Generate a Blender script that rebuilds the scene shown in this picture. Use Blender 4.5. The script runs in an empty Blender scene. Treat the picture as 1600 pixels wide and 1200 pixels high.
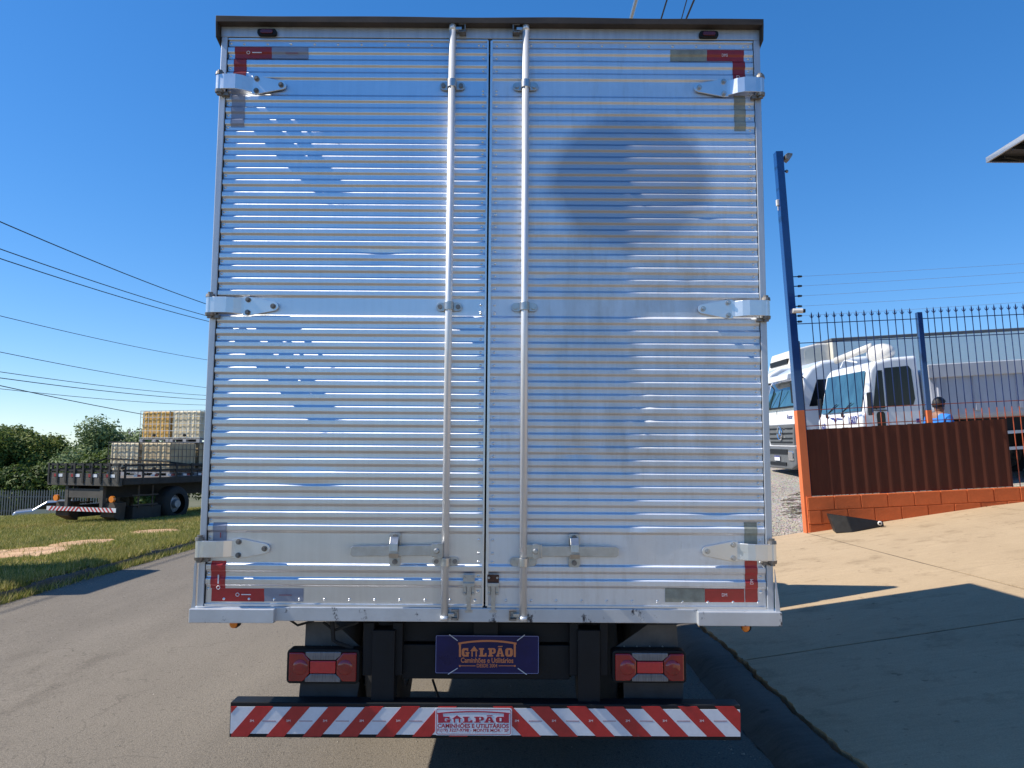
import bpy, bmesh, math, random
import numpy as np
from mathutils import Vector, Matrix, noise

rnd = random.Random(11)
rng = np.random.default_rng(5)
sc = bpy.context.scene
COL = sc.collection
rad = math.radians

# ------------------------------------------------------------------ camera
F, PITCH, ROLL, CH, D = 1202.0, rad(5.4), rad(0.35), 1.70, 3.57
MC = Matrix.Rotation(math.pi / 2 + PITCH, 3, 'X') @ Matrix.Rotation(ROLL, 3, 'Z')
cam_data = bpy.data.cameras.new('camera')
cam_data.sensor_width = 36.0
cam_data.lens = F / 1600.0 * 36.0
cam_data.clip_start = 0.05
cam_data.clip_end = 6000
cam = bpy.data.objects.new('camera', cam_data)
cam.matrix_world = Matrix.Translation((0, 0, CH)) @ MC.to_4x4()
COL.objects.link(cam)
sc.camera = cam

# ------------------------------------------------------------------ sky and sun
SUN_EL, SUN_AZ = rad(45.0), rad(5.0)        # azimuth measured from -X towards -Y
world = bpy.data.worlds.new('World')
sc.world = world
world.use_nodes = True
wn = world.node_tree
bg = wn.nodes['Background']
sky = wn.nodes.new('ShaderNodeTexSky')
sky.sky_type = 'NISHITA'
sky.sun_disc = False
sky.sun_elevation = SUN_EL
sky.sun_rotation = math.pi / 2 - (math.pi + SUN_AZ)
sky.altitude = 600
sky.air_density = 1.0
sky.dust_density = 0.2
sky.ozone_density = 7.0
hsv = wn.nodes.new('ShaderNodeHueSaturation')
hsv.inputs['Saturation'].default_value = 1.38
hsv.inputs['Hue'].default_value = 0.507
hsv.inputs['Value'].default_value = 1.10
gam = wn.nodes.new('ShaderNodeGamma')
gam.inputs['Gamma'].default_value = 0.75
wn.links.new(sky.outputs[0], gam.inputs['Color'])
wn.links.new(gam.outputs[0], hsv.inputs['Color'])
wn.links.new(hsv.outputs[0], bg.inputs[0])
bg.inputs[1].default_value = 0.15
sun_data = bpy.data.lights.new('sun', 'SUN')
sun_data.energy = 4.3
sun_data.angle = rad(0.53)
sun_data.color = (1.0, 0.93, 0.82)
sun = bpy.data.objects.new('sun', sun_data)
sv = Vector((-math.cos(SUN_EL) * math.cos(SUN_AZ), -math.cos(SUN_EL) * math.sin(SUN_AZ), math.sin(SUN_EL)))
sun.rotation_euler = sv.to_track_quat('Z', 'Y').to_euler()
sun.location = (-20, -3, 25)
COL.objects.link(sun)
vs = sc.view_settings
vs.view_transform = 'Standard'
vs.look = 'None'
vs.exposure = 0.65
vs.gamma = 1.0
vs.use_curve_mapping = False

# ------------------------------------------------------------------ helpers
def ray(px, py):
    return MC @ Vector(((px - 800) / F, (600 - py) / F, -1))

def onY(px, py, y=D):
    d = ray(px, py)
    t = y / d.y
    return Vector((d.x * t, y, CH + d.z * t))

def onX(px, py, x):
    d = ray(px, py)
    t = x / d.x
    return Vector((x, d.y * t, CH + d.z * t))

ORG = {}

def _top(o):
    while o.parent:
        o = o.parent
    return o

def tag(o, label=None, cat=None, group=None, kind=None):
    if label: o['label'] = label
    if cat: o['category'] = cat
    if group: o['group'] = group
    if kind: o['kind'] = kind
    return o

def thing(name, label, cat, loc=(0, 0, 0), rot=None, group=None, local=False):
    o = bpy.data.objects.new(name, None)
    o.empty_display_size = 0.2
    COL.objects.link(o)
    m = Matrix.Translation(loc)
    if rot is not None:
        m = m @ (rot.to_4x4() if isinstance(rot, Matrix) else Matrix.Rotation(rot, 4, 'Z'))
    o.matrix_world = m
    ORG[o] = Vector((0, 0, 0)) if local or rot is not None else Vector(loc)
    return tag(o, label, cat, group)

class MB:
    def __init__(s):
        s.v, s.f = [], []
    def add(s, vs_, fs_):
        n = len(s.v)
        s.v += [tuple(p) for p in vs_]
        s.f += [tuple(i + n for i in f) for f in fs_]
        return s
    def box(s, x0, x1, y0, y1, z0, z1):
        return s.add([(x0, y0, z0), (x1, y0, z0), (x1, y1, z0), (x0, y1, z0), (x0, y0, z1), (x1, y0, z1), (x1, y1, z1), (x0, y1, z1)],
                     [(0, 3, 2, 1), (4, 5, 6, 7), (0, 1, 5, 4), (1, 2, 6, 5), (2, 3, 7, 6), (3, 0, 4, 7)])
    def bar(s, p0, p1, w, h, up=(0, 0, 1)):
        p0, p1 = Vector(p0), Vector(p1)
        d = (p1 - p0).normalized()
        u = d.cross(Vector(up)).normalized()
        n = u.cross(d)
        vs_ = []
        for p in (p0, p1):
            for a, b in ((-1, -1), (1, -1), (1, 1), (-1, 1)):
                vs_.append(p + u * (a * w / 2) + n * (b * h / 2))
        return s.add(vs_, [(0, 1, 2, 3), (7, 6, 5, 4), (0, 4, 5, 1), (1, 5, 6, 2), (2, 6, 7, 3), (3, 7, 4, 0)])
    def prism(s, pts, axis, a0, a1):
        n = len(pts)
        def mk(u, v, a):
            return {'x': (a, u, v), 'y': (u, a, v), 'z': (u, v, a)}[axis]
        vs_ = [mk(u, v, a0) for u, v in pts] + [mk(u, v, a1) for u, v in pts]
        fs_ = [tuple(range(n)), tuple(range(2 * n - 1, n - 1, -1))]
        fs_ += [(i, (i + 1) % n, n + (i + 1) % n, n + i) for i in range(n)]
        return s.add(vs_, fs_)
    def cyl(s, p0, p1, r0, r1=None, n=12, cap=True):
        r1 = r0 if r1 is None else r1
        p0, p1 = Vector(p0), Vector(p1)
        d = (p1 - p0).normalized()
        u = d.orthogonal().normalized()
        w = d.cross(u)
        vs_ = []
        for p, r in ((p0, r0), (p1, r1)):
            for i in range(n):
                a = 2 * math.pi * i / n
                vs_.append(p + u * (r * math.cos(a)) + w * (r * math.sin(a)))
        fs_ = [(i, (i + 1) % n, n + (i + 1) % n, n + i) for i in range(n)]
        if cap:
            fs_ += [tuple(range(n - 1, -1, -1)), tuple(range(n, 2 * n))]
        return s.add(vs_, fs_)
    def tube(s, pts, r, n=6):
        pts = [Vector(p) for p in pts]
        vs_, fs_ = [], []
        for k, p in enumerate(pts):
            d = (pts[min(k + 1, len(pts) - 1)] - pts[max(k - 1, 0)]).normalized()
            u = d.cross(Vector((0.13, 0.31, 0.94))).normalized()
            w = u.cross(d)
            rr = r[k] if isinstance(r, (list, tuple)) else r
            for i in range(n):
                a = 2 * math.pi * i / n
                vs_.append(p + u * (rr * math.cos(a)) + w * (rr * math.sin(a)))
        for k in range(len(pts) - 1):
            for i in range(n):
                fs_.append((k * n + i, k * n + (i + 1) % n, (k + 1) * n + (i + 1) % n, (k + 1) * n + i))
        fs_ += [tuple(range(n - 1, -1, -1)), tuple(range((len(pts) - 1) * n, len(pts) * n))]
        return s.add(vs_, fs_)
    def ball(s, c, r, nu=12, nv=8):
        if not isinstance(r, (tuple, list)): r = (r, r, r)
        c = Vector(c)
        vs_ = [c + Vector((0, 0, -r[2]))]
        for j in range(1, nv):
            t = math.pi * j / nv - math.pi / 2
            for i in range(nu):
                a = 2 * math.pi * i / nu
                vs_.append(c + Vector((r[0] * math.cos(t) * math.cos(a), r[1] * math.cos(t) * math.sin(a), r[2] * math.sin(t))))
        vs_.append(c + Vector((0, 0, r[2])))
        fs_ = [(0, 1 + (i + 1) % nu, 1 + i) for i in range(nu)]
        for j in range(nv - 2):
            for i in range(nu):
                a, b = 1 + j * nu + i, 1 + j * nu + (i + 1) % nu
                fs_.append((a, b, b + nu, a + nu))
        e = len(vs_) - 1
        fs_ += [(e, e - nu + i, e - nu + (i + 1) % nu) for i in range(nu)]
        return s.add(vs_, fs_)
    def torus(s, c, axis, R, r, n=24, m=8):
        c = Vector(c); d = Vector(axis).normalized(); u = d.orthogonal().normalized(); w = d.cross(u)
        vs_, fs_ = [], []
        for i in range(n):
            a = 2 * math.pi * i / n
            e = u * math.cos(a) + w * math.sin(a)
            for j in range(m):
                b = 2 * math.pi * j / m
                vs_.append(c + e * (R + r * math.cos(b)) + d * (r * math.sin(b)))
        for i in range(n):
            for j in range(m):
                fs_.append((i * m + j, ((i + 1) % n) * m + j, ((i + 1) % n) * m + (j + 1) % m, i * m + (j + 1) % m))
        return s.add(vs_, fs_)
    def lathe(s, c, axis, prof, n=24):
        c = Vector(c); d = Vector(axis).normalized(); u = d.orthogonal().normalized(); w = d.cross(u)
        m = len(prof); vs_, fs_ = [], []
        for i in range(n):
            a = 2 * math.pi * i / n
            e = u * math.cos(a) + w * math.sin(a)
            for r, h in prof:
                vs_.append(c + e * r + d * h)
        for i in range(n):
            for j in range(m - 1):
                fs_.append((i * m + j, ((i + 1) % n) * m + j, ((i + 1) % n) * m + j + 1, i * m + j + 1))
        return s.add(vs_, fs_)
    def mesh(s, name, smooth=False, fix=True):
        me = bpy.data.meshes.new(name)
        me.from_pydata(s.v, [], s.f)
        if fix:
            b = bmesh.new(); b.from_mesh(me)
            bmesh.ops.recalc_face_normals(b, faces=b.faces)
            b.to_mesh(me); b.free()
        if smooth:
            me.polygons.foreach_set('use_smooth', [True] * len(me.polygons))
        return me
    def build(s, name, mat, parent=None, smooth=False, bevel=0.0, fix=True, org=None, seg=2):
        if parent is not None:
            o0 = ORG.get(parent, None)
            if o0 is None: o0 = ORG[_top(parent)]
        elif org is not None:
            o0 = Vector(org)
        else:
            a = np.array(s.v); lo, hi = a.min(0), a.max(0)
            o0 = Vector(((lo[0] + hi[0]) / 2, (lo[1] + hi[1]) / 2, lo[2]))
        if o0.length > 0:
            s.v = [(p[0] - o0.x, p[1] - o0.y, p[2] - o0.z) for p in s.v]
        me = s.mesh(name, smooth, fix)
        o = bpy.data.objects.new(name, me)
        me.materials.append(mat)
        COL.objects.link(o)
        if parent is not None:
            o.parent = parent
            ORG[o] = ORG[parent]
        else:
            o.location = o0
            ORG[o] = Vector(o0)
        if bevel:
            md = o.modifiers.new('bevel', 'BEVEL')
            md.width = bevel; md.segments = seg; md.limit_method = 'ANGLE'; md.angle_limit = rad(35)
            md.harden_normals = False
        return o

def inst(me, name, parent, loc, rot=None, mat=None):
    o = bpy.data.objects.new(name, me)
    if mat is not None and not me.materials: me.materials.append(mat)
    COL.objects.link(o)
    o.parent = parent
    o.location = Vector(loc) - ORG.get(parent, ORG[_top(parent)])
    if rot is not None: o.rotation_euler = rot
    return o

def dup(root, m, label=None):
    r = root.copy(); COL.objects.link(r); r.matrix_world = m
    if label: r['label'] = label
    for ch in list(root.children):
        c = ch.copy(); COL.objects.link(c); c.parent = r
        for g in list(ch.children):
            e = g.copy(); COL.objects.link(e); e.parent = c
    return r

def rrect(x0, x1, z0, z1, r, n=4):
    out = []
    for cx, cz, a0 in ((x1 - r, z1 - r, 0), (x0 + r, z1 - r, 90), (x0 + r, z0 + r, 180), (x1 - r, z0 + r, 270)):
        for k in range(n + 1):
            a = rad(a0 + 90 * k / n)
            out.append((cx + r * math.cos(a), cz + r * math.sin(a)))
    return out

def pbox(mb, px0, px1, py0, py1, y0, y1):
    """box whose front face at depth y0 spans that part of the picture"""
    a, b = onY(px0, py0, y0), onY(px1, py1, y0)
    mb.box(a.x, b.x, y0, y1, b.z, a.z)
    return mb

def ppoly(mb, pts, y0, y1):
    q = [onY(x, y, y0) for x, y in pts]
    mb.prism([(p.x, p.z) for p in q], 'y', y0, y1)
    return mb

def text_pts(body, bold=0.0, shear=0.0):
    cu = bpy.data.curves.new('txt', 'FONT')
    cu.body = body; cu.size = 1.0; cu.offset = bold; cu.shear = shear
    cu.resolution_u = 3
    o = bpy.data.objects.new('txt', cu)
    COL.objects.link(o)
    dg = bpy.context.evaluated_depsgraph_get()
    me = bpy.data.meshes.new_from_object(o.evaluated_get(dg))
    v = [tuple(p.co) for p in me.vertices]; f = [tuple(p.vertices) for p in me.polygons]
    bpy.data.objects.remove(o); bpy.data.curves.remove(cu); bpy.data.meshes.remove(me)
    return v, f

def text_to(mb, body, o, ux, uz, w, h, bold=0.0, thick=None):
    """flat lettering: lower left corner o, width w along ux, height h along uz"""
    v, f = text_pts(body, bold)
    if not v: return mb
    xs = [p[0] for p in v]; ys = [p[1] for p in v]
    x0, x1, y0, y1 = min(xs), max(xs), min(ys), max(ys)
    o, ux, uz = Vector(o), Vector(ux), Vector(uz)
    mb.add([o + ux * ((p[0] - x0) / (x1 - x0) * w) + uz * ((p[1] - y0) / (y1 - y0) * h) for p in v], f)
    return mb

# ------------------------------------------------------------------ materials
def newmat(name):
    m = bpy.data.materials.new(name); m.use_nodes = True
    return m, m.node_tree, m.node_tree.nodes['Principled BSDF']

def node(t, typ, **kw):
    n = t.nodes.new(typ)
    for k, v in kw.items():
        if k in n.inputs.keys() if hasattr(n.inputs, 'keys') else False: n.inputs[k].default_value = v
        else: setattr(n, k, v)
    return n

def coords(t, scale=(1, 1, 1), loc=(0, 0, 0), space='Object'):
    tc = t.nodes.new('ShaderNodeTexCoord')
    mp = t.nodes.new('ShaderNodeMapping')
    mp.inputs['Scale'].default_value = scale
    mp.inputs['Location'].default_value = loc
    t.links.new(tc.outputs[space], mp.inputs[0])
    return mp.outputs[0]

def noise_tex(t, vec, scale, detail=4, rough=0.55, dist=0.0):
    n = t.nodes.new('ShaderNodeTexNoise')
    n.inputs['Scale'].default_value = scale
    n.inputs['Detail'].default_value = detail
    n.inputs['Roughness'].default_value = rough
    n.inputs['Distortion'].default_value = dist
    t.links.new(vec, n.inputs['Vector'])
    return n.outputs[0]

def ramp(t, fac, stops):
    r = t.nodes.new('ShaderNodeValToRGB')
    el = r.color_ramp.elements
    while len(el) < len(stops): el.new(0.5)
    for e, (p, c) in zip(el, stops):
        e.position = p
        e.color = (*c, 1) if len(c) == 3 else c
    t.links.new(fac, r.inputs[0])
    return r.outputs[0]

def mixc(t, fac, a, b, mode='MIX'):
    m = t.nodes.new('ShaderNodeMix'); m.data_type = 'RGBA'; m.blend_type = mode
    for sock, v in ((m.inputs[0], fac), (m.inputs[6], a), (m.inputs[7], b)):
        if hasattr(v, 'is_linked') or hasattr(v, 'links'): t.links.new(v, sock)
        elif isinstance(v, (int, float)): sock.default_value = v
        else: sock.default_value = (*v, 1)
    return m.outputs[2]

def mathn(t, op, a, b=0.0, clamp=False):
    m = t.nodes.new('ShaderNodeMath'); m.operation = op; m.use_clamp = clamp
    for s_, v in ((m.inputs[0], a), (m.inputs[1], b)):
        if isinstance(v, (int, float)): s_.default_value = v
        else: t.links.new(v, s_)
    return m.outputs[0]

def bump(t, p, h, strength=0.3, dist=0.01):
    b = t.nodes.new('ShaderNodeBump')
    b.inputs['Strength'].default_value = strength
    b.inputs['Distance'].default_value = dist
    t.links.new(h, b.inputs['Height'])
    t.links.new(b.outputs[0], p.inputs['Normal'])

def mat(name, col, rough=0.5, metal=0.0, var=0.12, vs_=3.0, bs=0.0, bscale=60, col2=None, spec=0.5, coat=0.0, stretch=(1, 1, 1), rvar=0.1, trans=0.0, emit=None, wear=None, wcol=(0.05, 0.045, 0.04), wscale=6):
    m, t, p = newmat(name)
    vec = coords(t, stretch)
    n = noise_tex(t, vec, vs_, 5, 0.6)
    a = tuple(c * (1 - var) for c in col); b = tuple(min(1, c * (1 + var)) for c in (col2 or col))
    c = ramp(t, n, [(0.3, a), (0.7, b)])
    if wear is not None:
        wn_ = noise_tex(t, vec, wscale, 6, 0.7)
        c = mixc(t, ramp(t, wn_, [(wear, (0, 0, 0)), (min(1, wear + 0.06), (1, 1, 1))]), c, wcol)
    t.links.new(c, p.inputs['Base Color'])
    p.inputs['Metallic'].default_value = metal
    p.inputs['Specular IOR Level'].default_value = spec
    p.inputs['Coat Weight'].default_value = coat
    if trans: p.inputs['Transmission Weight'].default_value = trans
    r = mathn(t, 'ADD', mathn(t, 'MULTIPLY', n, rvar * 2), rough - rvar, True)
    t.links.new(r, p.inputs['Roughness'])
    if bs:
        bump(t, p, noise_tex(t, vec, bscale, 6, 0.65), bs, 0.01)
    return m
# ------------------------------------------------------------------ ground materials
def asphalt_mat():
    m, t, p = newmat('asphalt')
    v = coords(t)
    big = noise_tex(t, v, 0.35, 4, 0.6)
    mid = noise_tex(t, coords(t, (1, 0.25, 1)), 2.2, 5, 0.6)
    fine = noise_tex(t, v, 75, 5, 0.8)
    vor = t.nodes.new('ShaderNodeTexVoronoi'); vor.inputs['Scale'].default_value = 140
    t.links.new(v, vor.inputs['Vector'])
    c = ramp(t, big, [(0.25, (0.185, 0.160, 0.130)), (0.75, (0.225, 0.196, 0.160))])
    c = mixc(t, 0.5, c, ramp(t, mid, [(0.3, (0.160, 0.140, 0.114)), (0.7, (0.235, 0.206, 0.168))]))
    c = mixc(t, 0.75, c, ramp(t, fine, [(0.3, (0.28, 0.28, 0.28)), (0.5, (0.95, 0.95, 0.95)), (0.72, (1.55, 1.5, 1.42))]), 'MULTIPLY')
    spots = ramp(t, noise_tex(t, v, 26, 4, 0.6), [(0.30, (0.5, 0.5, 0.5)), (0.42, (1, 1, 1))])
    c = mixc(t, 0.8, c, spots, 'MULTIPLY')
    vc = t.nodes.new('ShaderNodeTexVoronoi'); vc.feature = 'DISTANCE_TO_EDGE'; vc.inputs['Scale'].default_value = 0.33
    dv = t.nodes.new('ShaderNodeVectorMath'); dv.operation = 'ADD'
    nz = t.nodes.new('ShaderNodeTexNoise'); nz.inputs['Scale'].default_value = 1.7; nz.inputs['Detail'].default_value = 6
    t.links.new(v, nz.inputs['Vector'])
    t.links.new(v, dv.inputs[0]); t.links.new(nz.outputs[1], dv.inputs[1]); t.links.new(dv.outputs[0], vc.inputs['Vector'])
    crk = ramp(t, vc.outputs[0], [(0.0, (0.72, 0.72, 0.72)), (0.004, (1, 1, 1))])
    crk = mixc(t, ramp(t, noise_tex(t, v, 0.5, 3, 0.5), [(0.52, (0, 0, 0)), (0.6, (1, 1, 1))]), (1, 1, 1), crk)
    c = mixc(t, 1.0, c, crk, 'MULTIPLY')
    c = mixc(t, 1.0, c, (0.90, 0.895, 0.88), 'MULTIPLY')
    oil = ramp(t, noise_tex(t, coords(t, (1, 0.35, 1), (7, 3, 0)), 0.9, 5, 0.65), [(0.60, (1, 1, 1)), (0.72, (0.72, 0.71, 0.70))])
    c = mixc(t, 1.0, c, oil, 'MULTIPLY')
    t.links.new(c, p.inputs['Base Color'])
    p.inputs['Roughness'].default_value = 0.88
    p.inputs['Specular IOR Level'].default_value = 0.25
    bump(t, p, mathn(t, 'ADD', fine, mathn(t, 'MULTIPLY', vor.outputs[0], 0.8)), 0.55, 0.006)
    return m

def concrete_mat(name, a, b, joint_stain=True):
    m, t, p = newmat(name)
    v = coords(t)
    big = noise_tex(t, v, 0.6, 6, 0.65, 0.4)
    brush = noise_tex(t, coords(t, (1.2, 9, 1)), 4.0, 5, 0.6)
    fine = noise_tex(t, v, 120, 3, 0.7)
    c = ramp(t, big, [(0.28, a), (0.72, b)])
    c = mixc(t, 0.22, c, ramp(t, brush, [(0.3, tuple(x * 0.8 for x in a)), (0.7, tuple(min(1, x * 1.12) for x in b))]))
    c = mixc(t, 0.6, c, ramp(t, fine, [(0.3, (0.66, 0.66, 0.66)), (0.7, (1.2, 1.2, 1.2))]), 'MULTIPLY')
    st = ramp(t, noise_tex(t, coords(t, (1, 1, 1), (3, 9, 0)), 2.3, 7, 0.72), [(0.54, (1, 1, 1)), (0.72, (0.62, 0.60, 0.57))])
    c = mixc(t, 0.9, c, st, 'MULTIPLY')
    tyre = ramp(t, noise_tex(t, coords(t, (0.35, 2.6, 1), (1, 4, 0)), 1.6, 6, 0.7), [(0.58, (1, 1, 1)), (0.70, (0.74, 0.73, 0.72))])
    c = mixc(t, 0.8, c, tyre, 'MULTIPLY')
    spot = ramp(t, noise_tex(t, v, 9, 3, 0.55), [(0.27, (0.55, 0.53, 0.50)), (0.33, (1, 1, 1))])
    c = mixc(t, 0.8, c, spot, 'MULTIPLY')
    t.links.new(c, p.inputs['Base Color'])
    p.inputs['Roughness'].default_value = 0.9
    p.inputs['Specular IOR Level'].default_value = 0.2
    bump(t, p, mathn(t, 'ADD', fine, mathn(t, 'MULTIPLY', brush, 0.35)), 0.25, 0.005)
    return m

def verge_mat():
    m, t, p = newmat('verge_soil_and_grass')
    v = coords(t)
    big = noise_tex(t, v, 0.32, 5, 0.62)
    mid = noise_tex(t, v, 2.6, 6, 0.7)
    fine = noise_tex(t, v, 60, 4, 0.7)
    green = ramp(t, mid, [(0.3, (0.10, 0.115, 0.028)), (0.55, (0.20, 0.19, 0.05)), (0.75, (0.34, 0.28, 0.12))])
    soil = ramp(t, mid, [(0.3, (0.36, 0.19, 0.095)), (0.7, (0.50, 0.32, 0.19))])
    c = mixc(t, ramp(t, big, [(0.535, (0, 0, 0)), (0.60, (1, 1, 1))]), green, soil)
    c = mixc(t, 0.6, c, ramp(t, fine, [(0.25, (0.5, 0.5, 0.5)), (0.75, (1.3, 1.3, 1.3))]), 'MULTIPLY')
    t.links.new(c, p.inputs['Base Color'])
    p.inputs['Roughness'].default_value = 0.95
    p.inputs['Specular IOR Level'].default_value = 0.1
    bump(t, p, mathn(t, 'ADD', mid, fine), 0.8, 0.03)
    return m

def gravel_mat():
    m, t, p = newmat('gravel_yard')
    v = coords(t)
    vor = t.nodes.new('ShaderNodeTexVoronoi'); vor.inputs['Scale'].default_value = 26
    t.links.new(v, vor.inputs['Vector'])
    c = ramp(t, noise_tex(t, v, 0.5, 5, 0.6), [(0.3, (0.27, 0.235, 0.195)), (0.7, (0.43, 0.36, 0.27))])
    c = mixc(t, 0.55, c, vor.outputs['Color'], 'SOFT_LIGHT')
    c = mixc(t, 0.7, c, ramp(t, noise_tex(t, v, 90, 3, 0.7), [(0.3, (0.5, 0.5, 0.5)), (0.7, (1.25, 1.25, 1.25))]), 'MULTIPLY')
    hs = t.nodes.new('ShaderNodeHueSaturation'); hs.inputs['Saturation'].default_value = 0.75
    t.links.new(c, hs.inputs['Color'])
    t.links.new(hs.outputs[0], p.inputs['Base Color'])
    p.inputs['Roughness'].default_value = 0.95
    bump(t, p, vor.outputs[0], 0.7, 0.02)
    return m

M_ASPH = asphalt_mat()
M_CONC = concrete_mat('driveway_concrete', (0.39, 0.29, 0.18), (0.49, 0.37, 0.235))
M_KERB = concrete_mat('kerb_concrete', (0.075, 0.066, 0.055), (0.16, 0.14, 0.115))
M_VERGE = verge_mat()
M_GRAV = gravel_mat()
M_TERR = mat('terrain_earth', (0.10, 0.11, 0.06), 0.95, col2=(0.17, 0.16, 0.11), vs_=0.05, spec=0.1)

def sm(a, b, x):
    x = max(0.0, min(1.0, (x - a) / (b - a)))
    return x * x * (3 - 2 * x)

def ramp_z(x):
    if x <= 8.0: return 0.12 + 0.15 * (x - 1.8)
    return 0.12 + 0.15 * 6.2 + 0.04 * (x - 8.0)

def yard_z(x, y):
    return 0.50 + 0.08 * (x - 4.5) + 0.065 * (y - 12.3) * (1 if y < 30 else 30 / y)

def verge_z(x, y):
    z = 0.10 - 0.045 * (-x - 6.0)
    if x < -16: z = 0.10 - 0.45 + 0.02 * (x + 16) * 0.3
    z += 0.05 * noise.noise(Vector((x * 0.3, y * 0.3, 1.7))) * sm(6.0, 7.5, -x)
    drop = sm(25.0, 42.0, y) * sm(9.5, 14.0, -x)
    return z - 1.9 * drop

def grid(name, x0, x1, y0, y1, nx, ny, fz, m, kind='structure', jag=None):
    xs = np.linspace(x0, x1, nx + 1); ys = np.linspace(y0, y1, ny + 1)
    v = []
    for j in ys:
        for i in xs:
            v.append((i, j, fz(i, j)))
    f = [(j * (nx + 1) + i, j * (nx + 1) + i + 1, (j + 1) * (nx + 1) + i + 1, (j + 1) * (nx + 1) + i) for j in range(ny) for i in range(nx)]
    mb = MB().add(v, f)
    o = mb.build(name, m, None, smooth=True, fix=False, org=(0, 0, 0))
    return tag(o, kind=kind)

# terrain: one sheet to the horizon
tz = lambda x, y: -0.40 - 2.9 * sm(22, 36, y) * sm(9.5, 15, -x) - 1.2 * sm(40, 120, math.hypot(x, y)) - 6 * sm(150, 900, math.hypot(x, y))
def warp(n, r):
    a = np.linspace(-1, 1, n)
    return np.sign(a) * (np.abs(a) ** 3) * r
xs = warp(81, 3000); ys = warp(81, 3000)
v = [(x, y, tz(x, y)) for y in ys for x in xs]
f = [(j * 81 + i, j * 81 + i + 1, (j + 1) * 81 + i + 1, (j + 1) * 81 + i) for j in range(80) for i in range(80)]
tag(MB().add(v, f).build('terrain', M_TERR, None, smooth=True, fix=False, org=(0, 0, 0)), kind='structure')

road_z = lambda x, y: 0.0 - 0.012 * max(0.0, -x - 3.0)
grid('road', -5.98, 1.56, -70, 110, 16, 60, road_z, M_ASPH)
grid('verge', -60, -6.10, -40, 48, 90, 110, verge_z, M_VERGE)
grid('yard', 1.9, 60, 12.32, 75, 60, 60, yard_z, M_GRAV)

# driveway of concrete slabs with open joints, rising from the kerb to the yard
drive = tag(bpy.data.objects.new('driveway', None), kind='structure')
COL.objects.link(drive); ORG[drive] = Vector((0, 0, 0))
def jag(y):
    return 0.050 * noise.noise(Vector((y * 1.1, 3.3, 0))) + 0.030 * noise.noise(Vector((y * 4.5, 1.3, 0))) + 0.022 * noise.noise(Vector((y * 15, 0.3, 0)))
jx = [1.80, 4.62, 7.45, 10.3, 13.1]
jy = [-5.2, 0.5, 6.2, 12.30]
for a in range(len(jx) - 1):
    for b in range(len(jy) - 1):
        g_ = 0.013
        mb = MB()
        ny = 150 if a == 0 and b >= 1 else 8
        nx = 4
        Y = np.linspace(jy[b] + g_, jy[b + 1] - (g_ if b < len(jy) - 2 else 0), ny + 1)
        pts = []
        for y in Y:
            x0 = jx[a] + g_ + (jag(y) if a == 0 else 0)
            for i in range(nx + 1):
                x = x0 + (jx[a + 1] - g_ - x0) * i / nx
                pts.append((x, y, ramp_z(x) + 0.004 * noise.noise(Vector((x, y, 0)))))
        W = nx + 1
        fs = [(j * W + i, j * W + i + 1, (j + 1) * W + i + 1, (j + 1) * W + i) for j in range(ny) for i in range(nx)]
        rim = [j * W for j in range(ny + 1)], [j * W + nx for j in range(ny + 1)], list(range(W)), [ny * W + i for i in range(W)]
        n0 = len(pts)
        for k, edge in enumerate(rim):
            base = len(pts)
            for q, e in enumerate(edge):
                x, y, z = pts[e]
                if k == 0: x += 0.02 * noise.noise(Vector((y * 9, 7, 0)))
                pts.append((x, y, z - 0.13))
            for q in range(len(edge) - 1):
                quad = (edge[q], edge[q + 1], base + q + 1, base + q)
                fs.append(quad if k in (1, 2) else quad[::-1])
        mb.add(pts, fs)
        mb.build('slab', M_CONC, drive, fix=True)
# dirt packed in the slab joints
M_JOINT = mat('joint_dirt', (0.035, 0.030, 0.024), 0.95, var=0.4, vs_=9)
for x_ in jx[1:-1]:
    MB().add([(x_ - 0.016, jy[0], ramp_z(x_) - 0.006), (x_ + 0.016, jy[0], ramp_z(x_) - 0.004), (x_ + 0.016, jy[-1], ramp_z(x_) - 0.004), (x_ - 0.016, jy[-1], ramp_z(x_) - 0.006)], [(0, 1, 2, 3)]).build('joint_filler', M_JOINT, drive, fix=False)
for y_ in jy[1:-1]:
    MB().add([(x_, y_ + e_, ramp_z(x_) - 0.006) for x_ in (1.86, 8.0, 13.0) for e_ in (-0.016, 0.016)], [(0, 2, 3, 1), (2, 4, 5, 3)]).build('joint_filler', M_JOINT, drive, fix=False)
# kerb and gutter strip under the broken slab edge
v = []; Y = np.linspace(-40, 60, 1600); prof = [(1.46, 0.002), (1.50, 0.035), (1.55, 0.078), (1.63, 0.100), (1.772, 0.112), (1.780, 0.095), (1.783, -0.02)]
for y in Y:
    for k, (x, z) in enumerate(prof):
        v.append((x + (0.97 * jag(y) if k >= 4 else 0.022 * noise.noise(Vector((y * 2.1, k * 0.4, 5))) + 0.012 * noise.noise(Vector((y * 9, k, 2)))), y, z + 0.012 * noise.noise(Vector((y * 5, k * 2.1, 9)))))
W = len(prof)
f = [(j * W + i, j * W + i + 1, (j + 1) * W + i + 1, (j + 1) * W + i) for j in range(len(Y) - 1) for i in range(W - 1)]
tag(MB().add(v, f).build('kerb', M_KERB, None, smooth=True, fix=False, org=(0, 0, 0)), kind='structure')
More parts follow.
